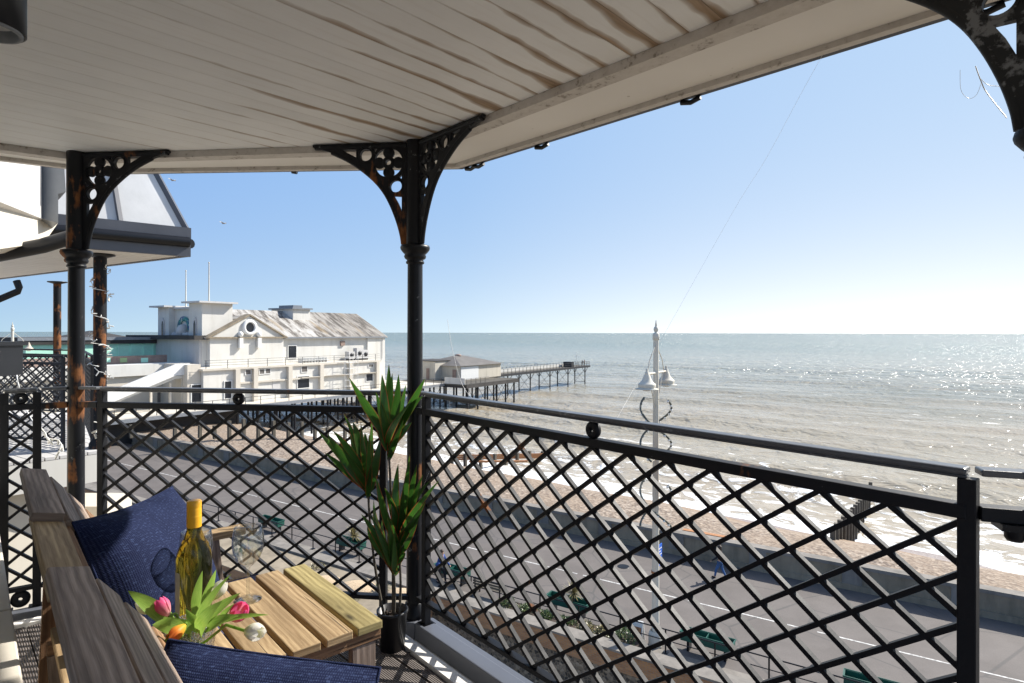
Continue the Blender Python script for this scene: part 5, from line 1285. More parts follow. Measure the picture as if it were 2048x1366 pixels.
for n_ in (121.3, 131.9, 142.3, 152.9, 164):
    for c in (78.6, 82):
        mb = MB(); mb.tube([NC(n_, c, -8), NC(n_, c, ZD - .1)], .16, 7)
        for s in (-1, 1): mb.tube([NC(n_, c, ZD - 2.0), NC(n_ + s * 2.0, c, ZD - .3)], .08, 5)
        part('leg', mb, M['iron_far'], t)
    mb = MB(); mb.tube([NC(n_, 78.6, -1.5), NC(n_, 82, ZD - .8)], .04, 5); mb.tube([NC(n_, 82, -1.5), NC(n_, 78.6, ZD - .8)], .04, 5); mb.tube([NC(n_, 78.6, -1.4), NC(n_, 82, -1.4)], .07, 5)
    if n_ < 160:
        for c in (78.6,): mb.tube([NC(n_, c, ZD - 1.2), NC(n_ + 10.5, c, -1.5)], .03, 5); mb.tube([NC(n_ + 10.5, c, ZD - 1.2), NC(n_, c, -1.5)], .03, 5)
    part('brace', mb, M['iron_far'], t)
e = NC(162, 80.5, ZD + .15)
mb = MB(); mb.tube([e, e + ZZ * 3.6], .06, 6); mb.tube([e + ZZ * 3.0 - Vector((.9, 0, 0)), e + ZZ * 3.0 + Vector((.9, 0, 0))], .05, 6); solo('mast', mb, M['frame_white'], 'thin white cross-shaped mast near the tip of the jetty', 'mast')
mb = MB(); mb.nbox(155.5, 157, 78.8, 81.5, ZD + .151, ZD + 1.55); mb.nbox(155.3, 157.2, 78.7, 81.6, ZD + 1.551, ZD + 1.63); solo('jetty_shelter', mb, M['iron_far'], 'small grey shelter towards the end of the jetty', 'shelter')
person(NC(164.2, 79.6, ZD + .15), .3, 'person in black standing at the tip of the jetty, left of the pair', 'black_cloth', 'black_cloth', stride=.04, arms=((.1, .2), (.1, .2)))
person(NC(165.9, 79.7, ZD + .15), 2.6, 'person in black standing at the tip of the jetty, right of the pair', 'black_cloth', 'black_cloth', stride=.04, arms=((.1, .2), (.1, .2)))

# pavilion beyond the main hall
t = thing('pier_pavilion', NC(109, 82, ZD), 'beige clad pavilion with a low grey hipped roof on the outer pier deck', 'pavilion')
mb = MB(); mb.nbox(101.2, 116.6, 77.5, 90, ZD - .02, 6.15); part('wall', mb, M['clap'], t)
mb = MB(); mb.nbox(99, 101.19, 82.6, 90, ZD - .02, 7.1); mb.nbox(101.2, 107, 82.6, 90, 6.151, 7.1); part('wall', mb, M['clap'], t)
mb = MB(); mb.nbox(98.8, 107.2, 82.4, 90.2, 7.101, 7.25); part('flat_roof', mb, M['roof_dark'], t)
mb = MB(); z0, z1 = 6.16, 8.05; o_ = .5; q = [NC(101.2 - o_, 77.5 - o_, z0), NC(116.6 + o_, 77.5 - o_, z0), NC(116.6 + o_, 90 + o_, z0), NC(101.2 - o_, 90 + o_, z0)]; r1, r2 = NC(107, 83.8, z1), NC(110.5, 83.8, z1)
mb.add(q + [r1, r2], [(0, 1, 5, 4), (1, 2, 5), (2, 3, 4, 5), (3, 0, 4), (3, 2, 1, 0)]); part('roof', mb, M['roof_slate'], t)
mb = MB(); mb.ball(NC(108.5, 83.8, 8.05), .6, 1.3, 1, .6, 10, 6); part('roof_vent', mb, M['brown_fence'], t)
mb = MB(); mb.nbox(101.3, 107.6, 77.40, 77.49, ZD, 5.95); part('white_shutter', mb, M['frame_white'], t)
mb = MB(); mb.nbox(101.1, 101.19, 78.6, 79.6, ZD, 5.4); part('door', mb, M['brown_fence'], t)
mb = MB(); mb.nbox(98.9, 98.99, 84.2, 85.0, ZD, 5.6); part('door', mb, M['brown_fence'], t)

# main hall
CF, CU, CG = 79.0, 84.0, 83.2          # planes: lower storey, upper hall, pedimented bay
n0 = nb_(407, CF); n1 = nb_(757, CF); ZT_ = 8.25
t = thing('pier_hall', NC(65, 90, ZD), 'long white pier hall with an old streaked roof, a pediment and a round window', 'building')
mb = MB(); mb.nbox(n0, n1, CF, CU + .5, ZD, ZT_ - .25); part('lower_storey', mb, M['render'], t)
mb = MB(); mb.nbox(n0 - .3, n1 + .3, CF - .35, CU + .4, ZT_ - .249, ZT_); part('terrace_edge', mb, M['render_cream'], t)
nU0, nU1 = nb_(420, CG), nb_(767, CU); ze = 12.5
mb = MB(); mb.nbox(nb_(404, CU), nU1, CU, 100, ZD + .01, ze); part('upper_storey', mb, M['render'], t)
mb = MB(); mb.nbox(nU1 - 4.5, nU1 + .05, CU - .35, CU - .001, ZD, ze - .1); part('corner_pier', mb, M['render'], t)
nG0, nG1 = nb_(420, CG), nb_(566, CG); nm = (nG0 + nG1) / 2
mb = MB(); mb.nbox(nG0, nG1, CG, CU - .002, ZT_ + .002, ze); part('pediment_bay', mb, M['render'], t)
mb = MB(); mb.prism([(nG0 - .3, ze), (nG1 + .3, ze), (nm, 15.75)], NC(0, CG - .12, 0) - ZZ * 0, NV, ZZ, -2.5 if False else 0, -1.4)
mb.v = [v for v in mb.v]; part('pediment', mb, M['render'], t)
mb = MB()
for a_, b_ in (((nG0 - .6, ze - .1), (nm, 15.95)), ((nm, 15.95), (nG1 + .6, ze - .1))): mb.beam(NC(a_[0], CG + .3, a_[1]), NC(b_[0], CG + .3, b_[1]), 1.4, .22, up=ZZ)
mb.beam(NC(nG0 - .5, CG - .2, ze - .02), NC(nG1 + .5, CG - .2, ze - .02), .5, .2)
part('pediment_cornice', mb, M['concrete'], t)
zo = zb_(495, 654, nm, CG); oc = NC(nm, CG - .22, 14.0); ow = thing
mb = MB(); mb.lathe([(.75, -.1), (.75, .25), (.95, .30), (1.1, .22), (1.25, .15), (1.25, -.1)], oc, 28, axis=-CV); rw = part('round_window', mb, M['frame_white'], t)
mb = MB(); mb.lathe([(0, .05), (.76, .05)], oc, 28, axis=-CV); part('pane', mb, M['window'], rw, org=origin(rw))
mb = MB()
for s in (-1, 1): mb.ball(NC(nm + s * 1.55, CG - .3, 12.95), .42, 1, 1, 1.1, 12, 8); mb.nbox(nm + s * 1.55 - .3, nm + s * 1.55 + .3, CG - .6, CG - .125, 10.9, 12.4)
part('scroll_ornament', mb, M['frame_white'], t)
# gable roof behind the pediment and the main roof
cr, zr = 92.0, 17.05; nR0, nR1 = nb_(462, cr) - 1.2, nU1 + .5
mb = MB(); pts = [NC(nb_(404, CU), CU - .6, ze - .05), NC(nR1, CU - .6, ze - .05), NC(nR1, cr, zr), NC(nR0 - 4, cr, zr), NC(nR0 - 4, 100.6, ze - .05), NC(nR1, 100.6, ze - .05)]
mb.add(pts, [(0, 1, 2, 3), (3, 2, 5, 4)], [[(0, 0), (1, 0), (1, 1), (0, 1)]] * 2)
mb.add([p - ZZ * .18 for p in pts], [(3, 2, 1, 0), (4, 5, 2, 3)]); mb.add([pts[1], pts[2], pts[2] - ZZ * .18, pts[1] - ZZ * .18], [(0, 1, 2, 3)]); mb.add([pts[0], pts[1], pts[1] - ZZ * .18, pts[0] - ZZ * .18], [(3, 2, 1, 0)])
rf = part('roof', mb, M['oldroof'], t)
mb = MB(); mb.add([NC(nU1 - .02, CU, ze - .1), NC(nU1 - .02, 100, ze - .1), NC(nU1 - .02, cr, zr - .25), NC(nU1 - .3, CU, ze - .1), NC(nU1 - .3, 100, ze - .1), NC(nU1 - .3, cr, zr - .25)], [(0, 1, 2), (5, 4, 3)]); part('gable_wall', mb, M['render'], t)
mb = MB(); apex_back = NC(nm, CG + 8 * (15.8 - ze) / (zr - ze) + .8, 15.8)
mb.add([NC(nG0 - .5, CG - .1, ze), NC(nm, CG - .1, 15.85), apex_back, NC(nG1 + .5, CG - .1, ze)], [(0, 2, 1), (1, 2, 3)]); part('pediment_roof', mb, M['oldroof'], t)
zc0 = 15.4; nc0, nc1 = nb_(586, 89), nb_(620, 89)
mb = MB(); mb.nbox(nc0, nc1, 89, 95, zc0, 17.35); cu_ = part('roof_cupola', mb, M['render'], t)
mb = MB(); mb.nbox(nc0 - .4, nc1 + .3, 88.6, 95.4, 17.351, 17.6); mb.nbox(nc0 + .8, nc1 - .9, 90, 94, 17.601, 18.1); part('cupola_cap', mb, M['steel'], cu_, org=origin(cu_))
mb = MB(); mb.nbox(nb_(404, CU), nU1, CU - .75, CU - .61, ze - .25, ze); part('gutter', mb, M['steel'], t)
# windows and doors: (x0, y0, x1, y1, plane, material)
def facade_rect(x0, y0, x1, y1, c, name, mat, parent, proud=.06, frame=None):
    a, b = nb_(x0, c), nb_(x1, c); xm = (x0 + x1) / 2; z1 = zb_(xm, y0, (a + b) / 2, c); z0 = zb_(xm, y1, (a + b) / 2, c)
    mb = MB(); mb.nbox(a, b, c - proud, c - .003, z0, z1); o = part(name, mb, M[mat], parent)
    if frame:
        mb = MB(); f = .1
        for q in ((a - f, a, z0 - f, z1 + f), (b, b + f, z0 - f, z1 + f), (a, b, z1, z1 + f), (a, b, z0 - f, z0)): mb.nbox(q[0], q[1], c - proud - .05, c - .002, q[2], q[3])
        part('frame', mb, M[frame], o, org=origin(o))
    return o
for r in ((595, 753, 618, 776, CF), (732, 748, 745, 762, CF), (491, 740, 501, 749, CF), (519, 739, 528, 748, CF), (531, 738, 540, 747, CF), (603, 733, 614, 744, CF), (737, 729, 746, 734, CF)):
    facade_rect(*r, 'window', 'window' if r[3] - r[1] > 12 else 'roof_slate', t, .05, 'frame_white')
facade_rect(576, 692, 592, 716, CU, 'door', 'window', t, .08, 'frame_white'); facade_rect(449, 763, 462, 797, CF, 'door', 'window', t, .08, 'frame_white'); facade_rect(545, 758, 560, 784, CF, 'door', 'render_grey', t, .05)
for xx in (472, 508, 577, 640, 698, 752):
    nn = nb_(xx, CF); mb = MB(); mb.nbox(nn - .35, nn + .35, CF - .55, CF - .004, ZD, ZT_ - .25); part('pilaster', mb, M['render_cream'], t)
mb = MB(); mb.nbox(nb_(472, CF) + .36, n1, CF - .30, CF - .003, ZD + 2.7, ZD + 2.95); mb.nbox(nb_(600, CF), n1, CF - .5, CF - .31, ZD + 2.9, ZD + 3.0); part('string_course', mb, M['render_cream'], t)
mb = MB(); nn = n0 + .2
while nn < n1 + .2: mb.tube([NC(nn, CF - .25, ZT_), NC(nn, CF - .25, ZT_ + 1.15)], .04, 5); nn += 3.15
for z in (.45, .8, 1.15): mb.tube([NC(n0, CF - .25, ZT_ + z), NC(n1, CF - .25, ZT_ + z)], .022, 5)
part('terrace_railing', mb, M['iron_far'], t)
for x, y in ((684, 686), ):
    nn = nb_(x, CU); mb = MB(); mb.nbox(nn - .45, nn + .45, CU - .3, CU - .003, 10.9, 11.7); part('wall_vent', mb, M['brown_fence'], t)
for x in (562, 762):
    nn = nb_(x, CU); mb = MB(); mb.tube([NC(nn, CU - .5, ZT_), NC(nn, CU - .5, ze - .2)], .07, 6); part('drainpipe', mb, M['frame_white'], t)
# things on the terrace
nn = nb_(604, CU - 2); 
for i in range(9):
    mb = MB(); mb.frame_box(NC(nn + i * .62, CU - 2.2, ZT_ + .002), NV, CV, ZZ, 0, .08, 0, 1.2, .0, .75); mb.frame_box(NC(nn + i * .62, CU - 2.2, ZT_ + .002), NV, CV, ZZ, .081, .50, 0, 1.2, .35, .42)
    solo('terrace_seat', mb, M['frame_white'], ORD[i] + ' white seat from the left in the row on the pier hall terrace', 'seat', 'row of white seats on the hall terrace')
for x, h in ((700, 1.3), (716, 1.9), (728, 1.5)):
    nn = nb_(x, CU - 1.5); mb = MB(); mb.nbox(nn - .7, nn + .7, CU - 2.0, CU - 1.0, ZT_ + .3, ZT_ + .3 + h); lab = {1.3: 'low pale air unit, leftmost on the right end of the hall terrace', 1.9: 'tallest pale air unit at the right end of the hall terrace', 1.5: 'rightmost pale air unit on the hall terrace beside the corner'}[h]
    tt = thing('air_unit', NC(nn, CU - 1.5, ZT_), lab, 'air conditioner', 'air units on the hall terrace'); part('casing', mb, M['render_grey'], tt)
    mb = MB(); mb.lathe([(.42, .0), (.42, .03), (0, .03)], NC(nn, CU - 2.03, ZT_ + .3 + h * .5), 16, axis=-CV); part('fan_grille', mb, M['dark'], tt); mb = MB(); mb.nbox(nn - .6, nn + .6, CU - 1.9, CU - 1.1, ZT_, ZT_ + .299); part('stand', mb, M['dark'], tt)
# scaffold tower
s0 = nb_(703, CF - 1.5); t2 = thing('scaffold_tower', NC(s0, CF - 1.5, ZD), 'white scaffold tower against the right end of the pier hall', 'scaffold')
mb = MB()
for dn_ in (-.9, .9):
    for dc in (-.6, .6): mb.tube([NC(s0 + dn_, CF - 1.5 + dc, ZD), NC(s0 + dn_, CF - 1.5 + dc, ZD + 6)], .04, 5)
part('standards', mb, M['frame_white'], t2); mb = MB()
for z in (1, 2, 3, 4, 5, 5.9):
    for dc in (-.6, .6): mb.tube([NC(s0 - .9, CF - 1.5 + dc, ZD + z), NC(s0 + .9, CF - 1.5 + dc, ZD + z)], .03, 5)
    for dn_ in (-.9, .9): mb.tube([NC(s0 + dn_, CF - 2.1, ZD + z), NC(s0 + dn_, CF - .9, ZD + z)], .03, 5)
for z in (0, 2, 4): mb.tube([NC(s0 - .9, CF - 2.1, ZD + z), NC(s0 + .9, CF - 2.1, ZD + z + 2)], .03, 5)
part('ledgers', mb, M['frame_white'], t2)

# entrance block with twin towers
t = thing('pier_entrance_towers', NC(50, 90, ZD), 'pale twin-towered entrance block of the pier with a mosaic fan between the towers', 'building')
NT0 = 48.8; zt1 = 17.75; cA = cb_(404, NT0); cB = cb_(378, NT0); cC = cb_(338, NT0); cD = cb_(316, NT0); nE = nb_(465, cA)
mb = MB(); mb.nbox(NT0, nE, cA, cB, ZD, zt1 - .25); part('tower', mb, M['render'], t); mb = MB(); mb.nbox(NT0, nE, cC, cD, ZD, zt1 - .7); part('tower', mb, M['render'], t)
mb = MB(); mb.nbox(NT0 - .9, nE + .35, cA - .9, cB + .5, zt1 - .249, zt1); part('cornice', mb, M['render_grey'], t); mb = MB(); mb.nbox(NT0 - .9, nE + .35, cC - .3, cD + .9, zt1 - .699, zt1 - .45); part('cornice', mb, M['render_grey'], t)
mb = MB(); mb.nbox(NT0 + .9, nE, cB + .001, cC - .001, ZD, zt1 - 1.0); part('recess_wall', mb, M['render'], t)
mb = MB(); mb.nbox(NT0 + .5, nE, cB + .001, cC - .001, zt1 - 1.0, zt1 - .72); part('cornice', mb, M['render_grey'], t)
cm = (cB + cC) / 2; oo = NC(NT0 + .80, cm, 13.9); mb = MB(); mb.lathe([(1.05, -.05), (1.05, .12), (1.75, .12), (1.75, -.05)], oo, 24, axis=-NV)
keep = [f for f in range(len(mb.f)) if sum(mb.v[i].z for i in mb.f[f]) / 4 > oo.z - .3]
mb.f = [mb.f[i] for i in keep]; mb.uv = [mb.uv[i] for i in keep]; mb.sm = [mb.sm[i] for i in keep]; mb.mi = [mb.mi[i] for i in keep]
tm = NT('blue_green_mosaic'); cc_ = tm.voro(tm.coord('Position'), 3.5, 'Color'); ss = tm.n('ShaderNodeSeparateColor'); tm.l(cc_, ss.inputs[0])
M['mosaic'] = tm.set(color=tm.ramp(ss.outputs[0], [(.2, (.02, .14, .20)), (.5, (.05, .28, .22)), (.75, (.5, .5, .45)), (.9, (.03, .08, .22))]), rough=.5)
part('mosaic_fan', mb, M['mosaic'], t)
mb = MB(); mb.ball(NC(NT0 + .6, cm, 13.4), .9, 1, 1, 1.2, 12, 8); mb.nbox(NT0 + .4, NT0 + .89, cm - 1.6, cm + 1.6, 11.9, 12.9)
for k in range(7): mb.ball(NC(NT0 + .45, cm - 2.2 + k * .73, 12.9), .35, 1, 1, 1.1, 8, 6)
part('plaster_ornament', mb, M['render_grey'], t)
for c in ((cA + cB) / 2, (cC + cD) / 2):
    mb = MB(); mb.prism([(-.42, 0), (.42, 0), (.42, 2.4), (.25, 2.9), (0, 3.2), (-.25, 2.9), (-.42, 2.4)], NC(NT0 - .02, c, 12.3), -CV, ZZ, 0, .12); wq = part('arched_niche', mb, M['render_grey'], t)
    mb = MB(); mb.prism([(-.22, 0), (.22, 0), (.22, 2.1), (0, 2.6), (-.22, 2.1)], NC(NT0 - .15, c, 12.4), -CV, ZZ, 0, .05); part('pane', mb, M['window'], wq, org=origin(wq))
zc_ = 13.3 - 7 * 86 / 1200
mb = MB(); mb.nbox(NT0 - 1.4, nE, cA - .5, cD + 7, zc_ - .6, zc_); part('entrance_canopy', mb, M['roof_dark'], t)
mb = MB(); mb.nbox(NT0 - .4, NT0 - .001, cA - .001, cD + 2.0, ZD, zc_ - .601); part('entrance_wall', mb, M['render_grey'], t)
for (n_, c, h, lab) in ((NT0 + 2.2, (cA + cB) / 2 + .3, 23.6, 'taller white flagpole on the nearer entrance tower of the pier'), (NT0 + 2.0, (cC + cD) / 2 - 2.6, 22.7, 'shorter white flagpole on the farther entrance tower of the pier')):
    mb = MB(); mb.tube([NC(n_, c, 16.9), NC(n_, c, h - 1.2), NC(n_, c, h)], [.11, .07, .06], 7); mb.ball(NC(n_, c, h), .12, seg=8, rings=5); solo('flagpole', mb, M['lamp_cream'], lab, 'flagpole')
# lower left parts of the pier forecourt
cm_ = 96.0; a_, b_ = 30, nb_(320, cm_)
t = thing('arcade_building', NC(42, 97, ZD), 'mint green single-storey arcade with a dark roof left of the pier towers', 'building')
mb = MB(); mb.nbox(a_ + 2, b_, cm_, 110, ZD, 11.55); part('wall', mb, M['mint'], t); mb = MB(); mb.nbox(a_ + 1, b_ + .6, cm_ - .35, 111, 11.551, 12.5); part('roof', mb, M['roof_dark'], t)
mb = MB(); mb.nbox(a_ + 1, b_ + .6, cm_ - .45, cm_ - .351, 12.1, 12.52); part('fascia', mb, M['steel'], t)
for x in (236, 262, 288, 306):
    nn = nb_(x, cm_); mb = MB(); mb.nbox(nn - .12, nn + .12, cm_ - .12, cm_ - .003, 9.5, 11.5); part('pilaster', mb, M['mint'], t)
t = thing('boarded_fence', NC(38, 89.5, 8.6), 'brown boarded fence with pale green squares in front of the mint green arcade', 'fence')
cf = 89.0; zf0 = zb_(260, 728, nb_(260, cf), cf); zf1 = zb_(260, 712, nb_(260, cf), cf); nbb = nb_(334, cf)
mb = MB(); mb.nbox(nbb - 30, nbb, cf, cf + .15, zf0, zf1); part('boards', mb, M['brown_fence'], t)
for x in (214, 247, 289): facade_rect(x - 7, 716, x + 7, 725, cf, 'panel', 'lime' if x == 247 else 'mint', t, .05)
t = thing('forecourt_block', NC(38, 86, ZD), 'white rendered pier forecourt building with a parapet behind the outdoor stair', 'building')
cw = 86.0; nw = nb_(378, cw); zw0 = zb_(300, 750, nb_(300, cw), cw); zw1 = zb_(300, 728, nb_(300, cw), cw)
mb = MB(); mb.nbox(nw - 42, nw, cw, cf - .01, ZD, zw0); part('wall', mb, M['render_cream'], t); mb = MB(); mb.nbox(nw - 42, nw, cw - .5, cf - .01, zw0 + .001, zw1); part('parapet', mb, M['render'], t)
mb = MB(); nx0, nx1 = nb_(375, CF + .6), n0 - .02; mb.nbox(nx0, nx1, CF + .6, 89, ZD, 8.9); part('stair_block', mb, M['render_cream'], t); facade_rect(383, 770, 402, 804, CF + .6, 'opening', 'window', t, .05, 'frame_white')
for x, w_, y0 in ((356, 6, 765), (318, 3, 785)): facade_rect(x - w_, y0, x + w_, 806, cw, 'door', 'roof_slate', t, .06)
t = thing('outdoor_stair', NC(38, 81, ZD), 'white outdoor stair with a solid sloping balustrade climbing to the hall terrace', 'stairs')
nA, nB = nb_(205, 80.5), nb_(352, 80.5); zA = zb_(205, 800, nA, 80.5); zB = zb_(352, 728, nB, 80.5); nC_ = nb_(378, 80.5)
mb = MB(); mb.prism([(nA - 6, zA - 3.0), (nB, zB - 1.5), (nC_, zB - 1.5), (nC_, zB), (nB, zB), (nA - 6, zA - 1.5)], NC(0, 80.5, 0), NV, ZZ, 0, .2); part('balustrade', mb, M['frame_white'], t)
mb = MB(); mb.prism([(nA - 6, zA - 3.2), (nB, zB - 2.0), (nC_, zB - 2.0), (nC_, zB - 1.6), (nB, zB - 1.6), (nA - 6, zA - 2.7)], NC(0, 80.72, 0), NV, ZZ, 0, -1.9); part('flight', mb, M['render'], t)
for f in (.55, .78, .93, .99):
    nn = nA + (nC_ - nA) * f; mb = MB(); mb.nbox(nn - .12, nn + .12, 80.75, 81.0, ZD, zA + (zB - zA) * min(1, f * 1.12) - 2.05); part('column', mb, M['render_cream'], t)

# ------------------------------------------------------------------ far left: low seafront buildings behind the neighbouring balcony
t = thing('long_seafront_building', NC(20, 150, 0), 'long low white seafront building beyond the neighbouring balcony at the far left', 'building')
mb = MB(); mb.nbox(-20, 34, 150, 190, 0, 11.0); part('wall', mb, M['render'], t); mb = MB(); mb.nbox(-21, 35, 149, 191, 11.001, 11.9); part('roof', mb, M['frame_white'], t)
for i in range(9): mb = MB(); mb.nbox(-18 + i * 5.6, -15 + i * 5.6, 149.8, 149.998, 7.4, 9.6); part('window', mb, M['window'], t)
t = thing('amusement_kiosk', NC(20, 92, 0), 'blue and white amusement kiosk seen through the neighbouring lattice at the far left', 'kiosk')
p0 = at(78, 720, 88); nk = NV.x * p0.x + NV.y * p0.y; ck = CV.x * p0.x + CV.y * p0.y
mb = MB(); mb.nbox(nk - 6, nk + 6, ck, ck + 8, 0, 7.2); part('wall', mb, M['render'], t); mb = MB(); mb.nbox(nk - 6.3, nk + 6.3, ck - .4, ck + 8.3, 7.201, 10.2); part('blue_fascia', mb, M['blue_board'], t); mb = MB(); mb.nbox(nk - 5, nk + .5, ck - .5, ck - .41, 8.2, 9.4); part('white_board', mb, M['frame_white'], t)
mb = MB(); mb.nbox(nk - 6.5, nk + 6.5, ck - .6, ck + 8.5, 10.201, 10.6); part('roof', mb, M['roof_slate'], t)
t = thing('pitched_roof_building', NC(50, 120, 0), 'dark pitched roof building behind the rusty column on the pier forecourt', 'building')
mb = MB(); mb.nbox(46, 54, 116, 126, 0, 12.2); part('wall', mb, M['render_grey'], t)
mb = MB(); q = [NC(45.5, 115.5, 12.2), NC(54.5, 115.5, 12.2), NC(54.5, 126.5, 12.2), NC(45.5, 126.5, 12.2), NC(50, 120, 13.5), NC(50, 122, 13.5)]; mb.add(q, [(0, 1, 4), (1, 2, 5, 4), (2, 3, 5), (3, 0, 4, 5), (3, 2, 1, 0)]); part('roof', mb, M['roof_dark'], t)

# ------------------------------------------------------------------ the neighbouring bay at the left
k = K
cs_ = Vector((-3.586, 6.60)); fdir = Vector((-.843, .538)); sdir_ = Vector((-.743, -.669))      # eave corner, front-eave and side-eave directions
def XY(a, b, z): v = cs_ + fdir * a + sdir_ * b; return Vector((v.x, v.y, z))
t = thing('neighbour_canopy', XY(1, 1, ZC), 'neighbouring canopy with a steep pale zinc roof and a dark grey gutter beam', 'canopy')
mb = MB(); P = [XY(0, 0, ZC), XY(7, 0, ZC), XY(7, 3.2, ZC), XY(0, 3.2, ZC)]; strp = strips([(p.x, p.y) for p in P], (fdir.x, fdir.y), .11, .006, ZC, ZC + .012, MB()); part('soffit_boards', strp, M['soffit'], t)
mb = MB(); P = [XY(.05, .05, 0), XY(7, .05, 0), XY(7, 3.2, 0), XY(.05, 3.2, 0)]; mb.prism([(p.x, p.y) for p in P], (0, 0, 0), (1, 0, 0), (0, 1, 0), ZC + .013, ZC + .2); part('roof_slab', mb, M['steel'], t)
mb = MB(); mb.beam(XY(-.02, -.03, ZC + .055), XY(-.02, 3.2, ZC + .055), .05, .13); mb.beam(XY(-.0, .0, ZC + .055), XY(7, .0, ZC + .055), .05, .13); part('fascia', mb, M['steel_dark'], t)
mb = MB(); mb.tube([XY(-.06, .0, ZC + .145), XY(-.06, 3.2, ZC + .145)], .055, 14); mb.tube([XY(.04, -.06, ZC + .145), XY(7, -.06, ZC + .145)], .055, 12); part('gutter', mb, M['dark'], t)
mb = MB(); mb.beam(XY(-.03, -.03, ZC + .245), XY(-.03, 3.2, ZC + .245), .04, .12); part('upper_fascia', mb, M['steel_dark'], t)
z0, z1 = ZC + .30, ZC + 2.6; ins = (z1 - z0) * .33
mb = MB(); mb.add([XY(0, 0, z0), XY(0, 3.2, z0), XY(ins, 3.2, z1), XY(ins, ins, z1), XY(7, ins, z1), XY(7, 0, z0)], [(0, 1, 2, 3), (5, 0, 3, 4), ]); zr_ = part('zinc_roof', mb, M['zinc'], t)
mb = MB(); mb.beam(XY(0, 0, z0), XY(ins, ins, z1), .05, .05)
for b in (.62, 1.24, 1.86, 2.48): mb.beam(XY(-.01, b, z0), XY(ins - .01, b, z1), .04, .05) if b > 0 else None
for a in (.9, 1.7, 2.5): mb.beam(XY(a, -.01, z0), XY(a, ins - .01, z1), .04, .05)
part('standing_seams', mb, M['steel_dark'], zr_, org=origin(zr_))
cn1 = Vector((-5.15 * k, 7.5 * k, 0)); cn2 = Vector((-7.58, 10.0, 0))
def ncol(p, lab, mat='iron_neighbour', r=.062):
    t = thing('iron_column', p, lab, 'column', 'cast iron columns carrying the canopy')
    mb = MB(); mb.lathe([(r, 0), (r, ZC)], p, 18); part('shaft', mb, M[mat], t); mb = MB(); mb.lathe([(r, ZC - .04), (.14, ZC - .015), (.14, ZC - .001), (0, ZC - .001)], p, 18); part('top_flange', mb, M['dark'], t); mb = MB(); mb.lathe([(r * 1.6, 0), (r * 1.6, .05), (r, .12)], p, 18); part('base', mb, M[mat], t)
ncol(cn1, 'rust streaked neighbouring column wound with fairy lights, just right of our rust-patched column'); ncol(cn2, 'slim neighbouring column at the far left, left of our rust-patched column', 'iron_neighbour', .055)
# fairy lights round the neighbouring column
g = random.Random(4); pts = []
for i in range(90):
    f = i / 89; a = f * 2 * math.pi * 4.5 + g.uniform(-.5, .5); r = .068 + g.random() * .045; pts.append(cn1 + Vector((math.cos(a) * r, math.sin(a) * r, 1.95 - f * 1.3 + g.uniform(-.02, .02))))
mb = MB(); mb.tube(pts, .004, 4); ft = thing('fairy_lights', pts[0], 'white fairy light string wound round the rust streaked neighbouring column', 'fairy lights', 'strings of fairy lights'); part('wire', mb, M['bulb'], ft)
mb = MB()
for i in range(0, 90, 2): d = Vector((g.uniform(-1, 1), g.uniform(-1, 1), g.uniform(-.5, .5))).normalized(); mb.tube([pts[i], pts[i] + d * .05], .006, 4)
part('bulbs', mb, M['bulb'], ft)
def fairy(pl, Y, lab):
    P = [at(x, y, Y + g.uniform(-.05, .05)) for x, y in pl]; mb = MB(); mb.tube(P, .003 * Y / 3, 4); ft = thing('fairy_lights', P[0], lab, 'fairy lights', 'strings of fairy lights'); part('wire', mb, M['bulb'], ft); mb = MB()
    for q in P[1:-1]: mb.tube([q, q + Vector((g.uniform(-.03, .03), 0, g.uniform(-.04, -.01)))], .005, 5)
    part('bulbs', mb, M['bulb'], ft)
fairy([(26, 705), (30, 728), (33, 747), (36, 765), (42, 785), (50, 815), (70, 850)], 4.6, 'fairy light string drooping in front of the white lamp post at the far left')
fairy([(82, 855), (90, 865), (95, 877), (107, 879), (117, 880), (124, 890), (119, 903), (112, 912)], 2.9, 'white fairy light wire zigzagging on the lattice left of our rusty column')
fairy([(188, 844), (199, 846), (197, 860), (190, 868), (199, 874)], 2.8, 'short white fairy light wire hanging beside the lattice post right of our rusty column')
# neighbour's rails, deck and walls
def nrail(a, b, n, lab): return railing((a[0] / k, a[1] / k), (b[0] / k, b[1] / k), n, lab, mat='iron_far', group='lattice railing panels of the neighbouring balcony')
nrail((cn1.x - .12, cn1.y + .05), (-6.05, 8.45), 14, 'neighbouring lattice panel seen almost edge-on beside the rust streaked column')
nrail((-6.1, 8.5), (-8.9, 9.6), 18, 'farther neighbouring lattice panel with a roundel at the far left')
nrail((-4.75, 6.35), (-6.9, 6.9), 15, 'nearer neighbouring lattice panel running left from the rust streaked column')
t = thing('neighbour_balcony', Vector((-6, 7.5, -.3)), 'neighbouring balcony floor of grey slats with a cream painted edge', 'balcony')
poly = [(-4.3, 6.35), (-6.1, 8.75), (-11, 11.2), (-12, 8), (-7.5, 4.6), (-5.2, 5.2)]
mb = strips(poly[::-1] if False else poly, (fdir.x, fdir.y), .12, .012, -.03, 0, MB()); part('floor_slats', mb, M['render_grey'], t)
mb = MB(); mb.prism(poly, (0, 0, 0), (1, 0, 0), (0, 1, 0), -.32, -.035); part('floor_slab', mb, M['render'], t)
poly2 = [(-4.7, 6.3), (-6.2, 8.2), (-11, 10.5), (-12, 8), (-7.5, 4.6), (-5.2, 5.2)]
mb = MB(); mb.prism(poly2, (0, 0, 0), (1, 0, 0), (0, 1, 0), ROAD - 2.4, -.34); part('bay_below', mb, M['render_cream'], t)
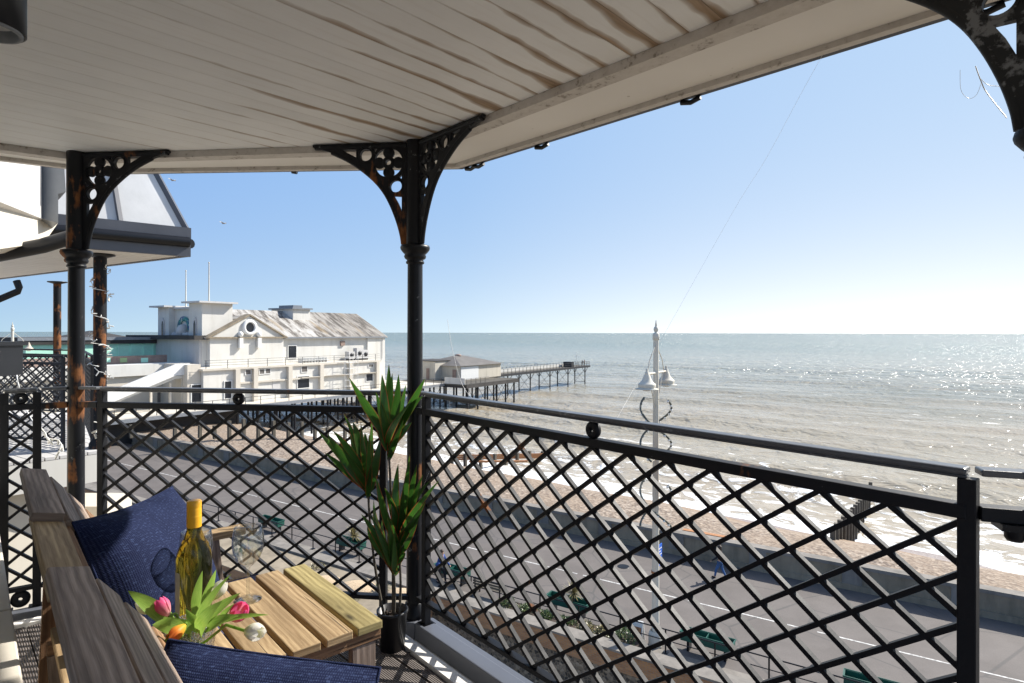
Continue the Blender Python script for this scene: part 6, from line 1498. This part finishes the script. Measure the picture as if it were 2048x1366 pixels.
mb = MB(); q = at(214, 1022, 7.4); mb.box((q.x - .5, q.y - .3, q.z - 1.5), (q.x + .12, q.y + .3, q.z + .14)); solo('parapet_block', mb, M['render_cream'], 'cream parapet block below the neighbouring balcony beside our lattice post', 'parapet')
# dormer and downpipe above the neighbouring canopy
t = thing('dormer_cornice', at(0, 400, 4.9), 'white rendered cornice block clad in grey lead above the neighbouring canopy', 'cornice')
def dpoly(pl, Y, th, mat, name, par, sl=0.0):
    mb = MB(); A_ = [at(x, y, Y + sl * x) for x, y in pl]; B_ = [q + Vector((-.95, 1, 0)) * th for q in A_]; n_ = len(A_); mb.add(A_ + B_, [tuple(range(n_))[::-1], tuple(range(n_, 2 * n_))] + [(i, (i + 1) % n_, (i + 1) % n_ + n_, i + n_) for i in range(n_)]); return part(name, mb, M[mat], par)
dpoly([(-160, 190), (83, 290), (84, 438), (-160, 340)], 4.3, .3, 'white_paint', 'rendered_face', t, .0101)
dpoly([(83.5, 250), (126, 300), (131, 384), (116, 388), (116, 446), (84.5, 438)], 5.16, .3, 'steel', 'lead_cladding', t)
dpoly([(-160, 345), (84, 439), (115, 447), (88, 486), (-160, 520)], 4.45, .3, 'cream', 'cove_below', t, .0095)
mb = MB(); q0 = [at(-60, 520, 4.6), at(85, 492, 4.7), at(150, 472, 4.8), at(175, 460, 4.85)]; mb.tube(q0, .058, 16); td = solo('downpipe', mb, M['dark'], 'dark grey downpipe slanting under the white cornice block to the column', 'pipe')
mb = MB(); q0 = [at(33, 562, 6.0), at(38, 575, 6.0), at(36, 583, 6.0), at(-40, 615, 5.9)]; mb.tube(q0, .032, 12); solo('downpipe', mb, M['dark'], 'short thin black downpipe with a bend below the neighbouring soffit at the far left', 'pipe')
p = at(2, 722, 3.6); mb = MB(); mb.box((p.x - .55, p.y - .1, p.z - .09), (p.x + .035, p.y + .12, p.z + .09)); mb.box((p.x - .57, p.y - .12, p.z + .091), (p.x + .05, p.y + .14, p.z + .115)); solo('rail_planter', mb, M['dark'], 'dark grey planter box hung on the railing at the left edge', 'planter')
# gulls
for x, y, lab in ((447, 447, 'small dark gull flying above the pier, the lower right of two'), (345, 361, 'small dark gull flying above the pier, the upper left of two')):
    c = at(x, y, 60); mb = MB(); mb.ball(c, .09, 2.2, .9, .8, 8, 6)
    for s in (-1, 1): mb.add([c + Vector((.08, 0, 0)), c + Vector((s * .12, s * .3, .12)), c + Vector((s * .05 - .1, s * .62, .06)), c + Vector((-.10, 0, 0)), c + Vector((.08, 0, .02)), c + Vector((s * .12, s * .3, .14)), c + Vector((s * .05 - .1, s * .62, .07)), c + Vector((-.1, 0, .02))], [(0, 1, 2, 3), (7, 6, 5, 4), (0, 4, 5, 1), (1, 5, 6, 2), (2, 6, 7, 3)])
    solo('gull', mb, M['gull'], lab, 'gull', 'gulls over the pier')
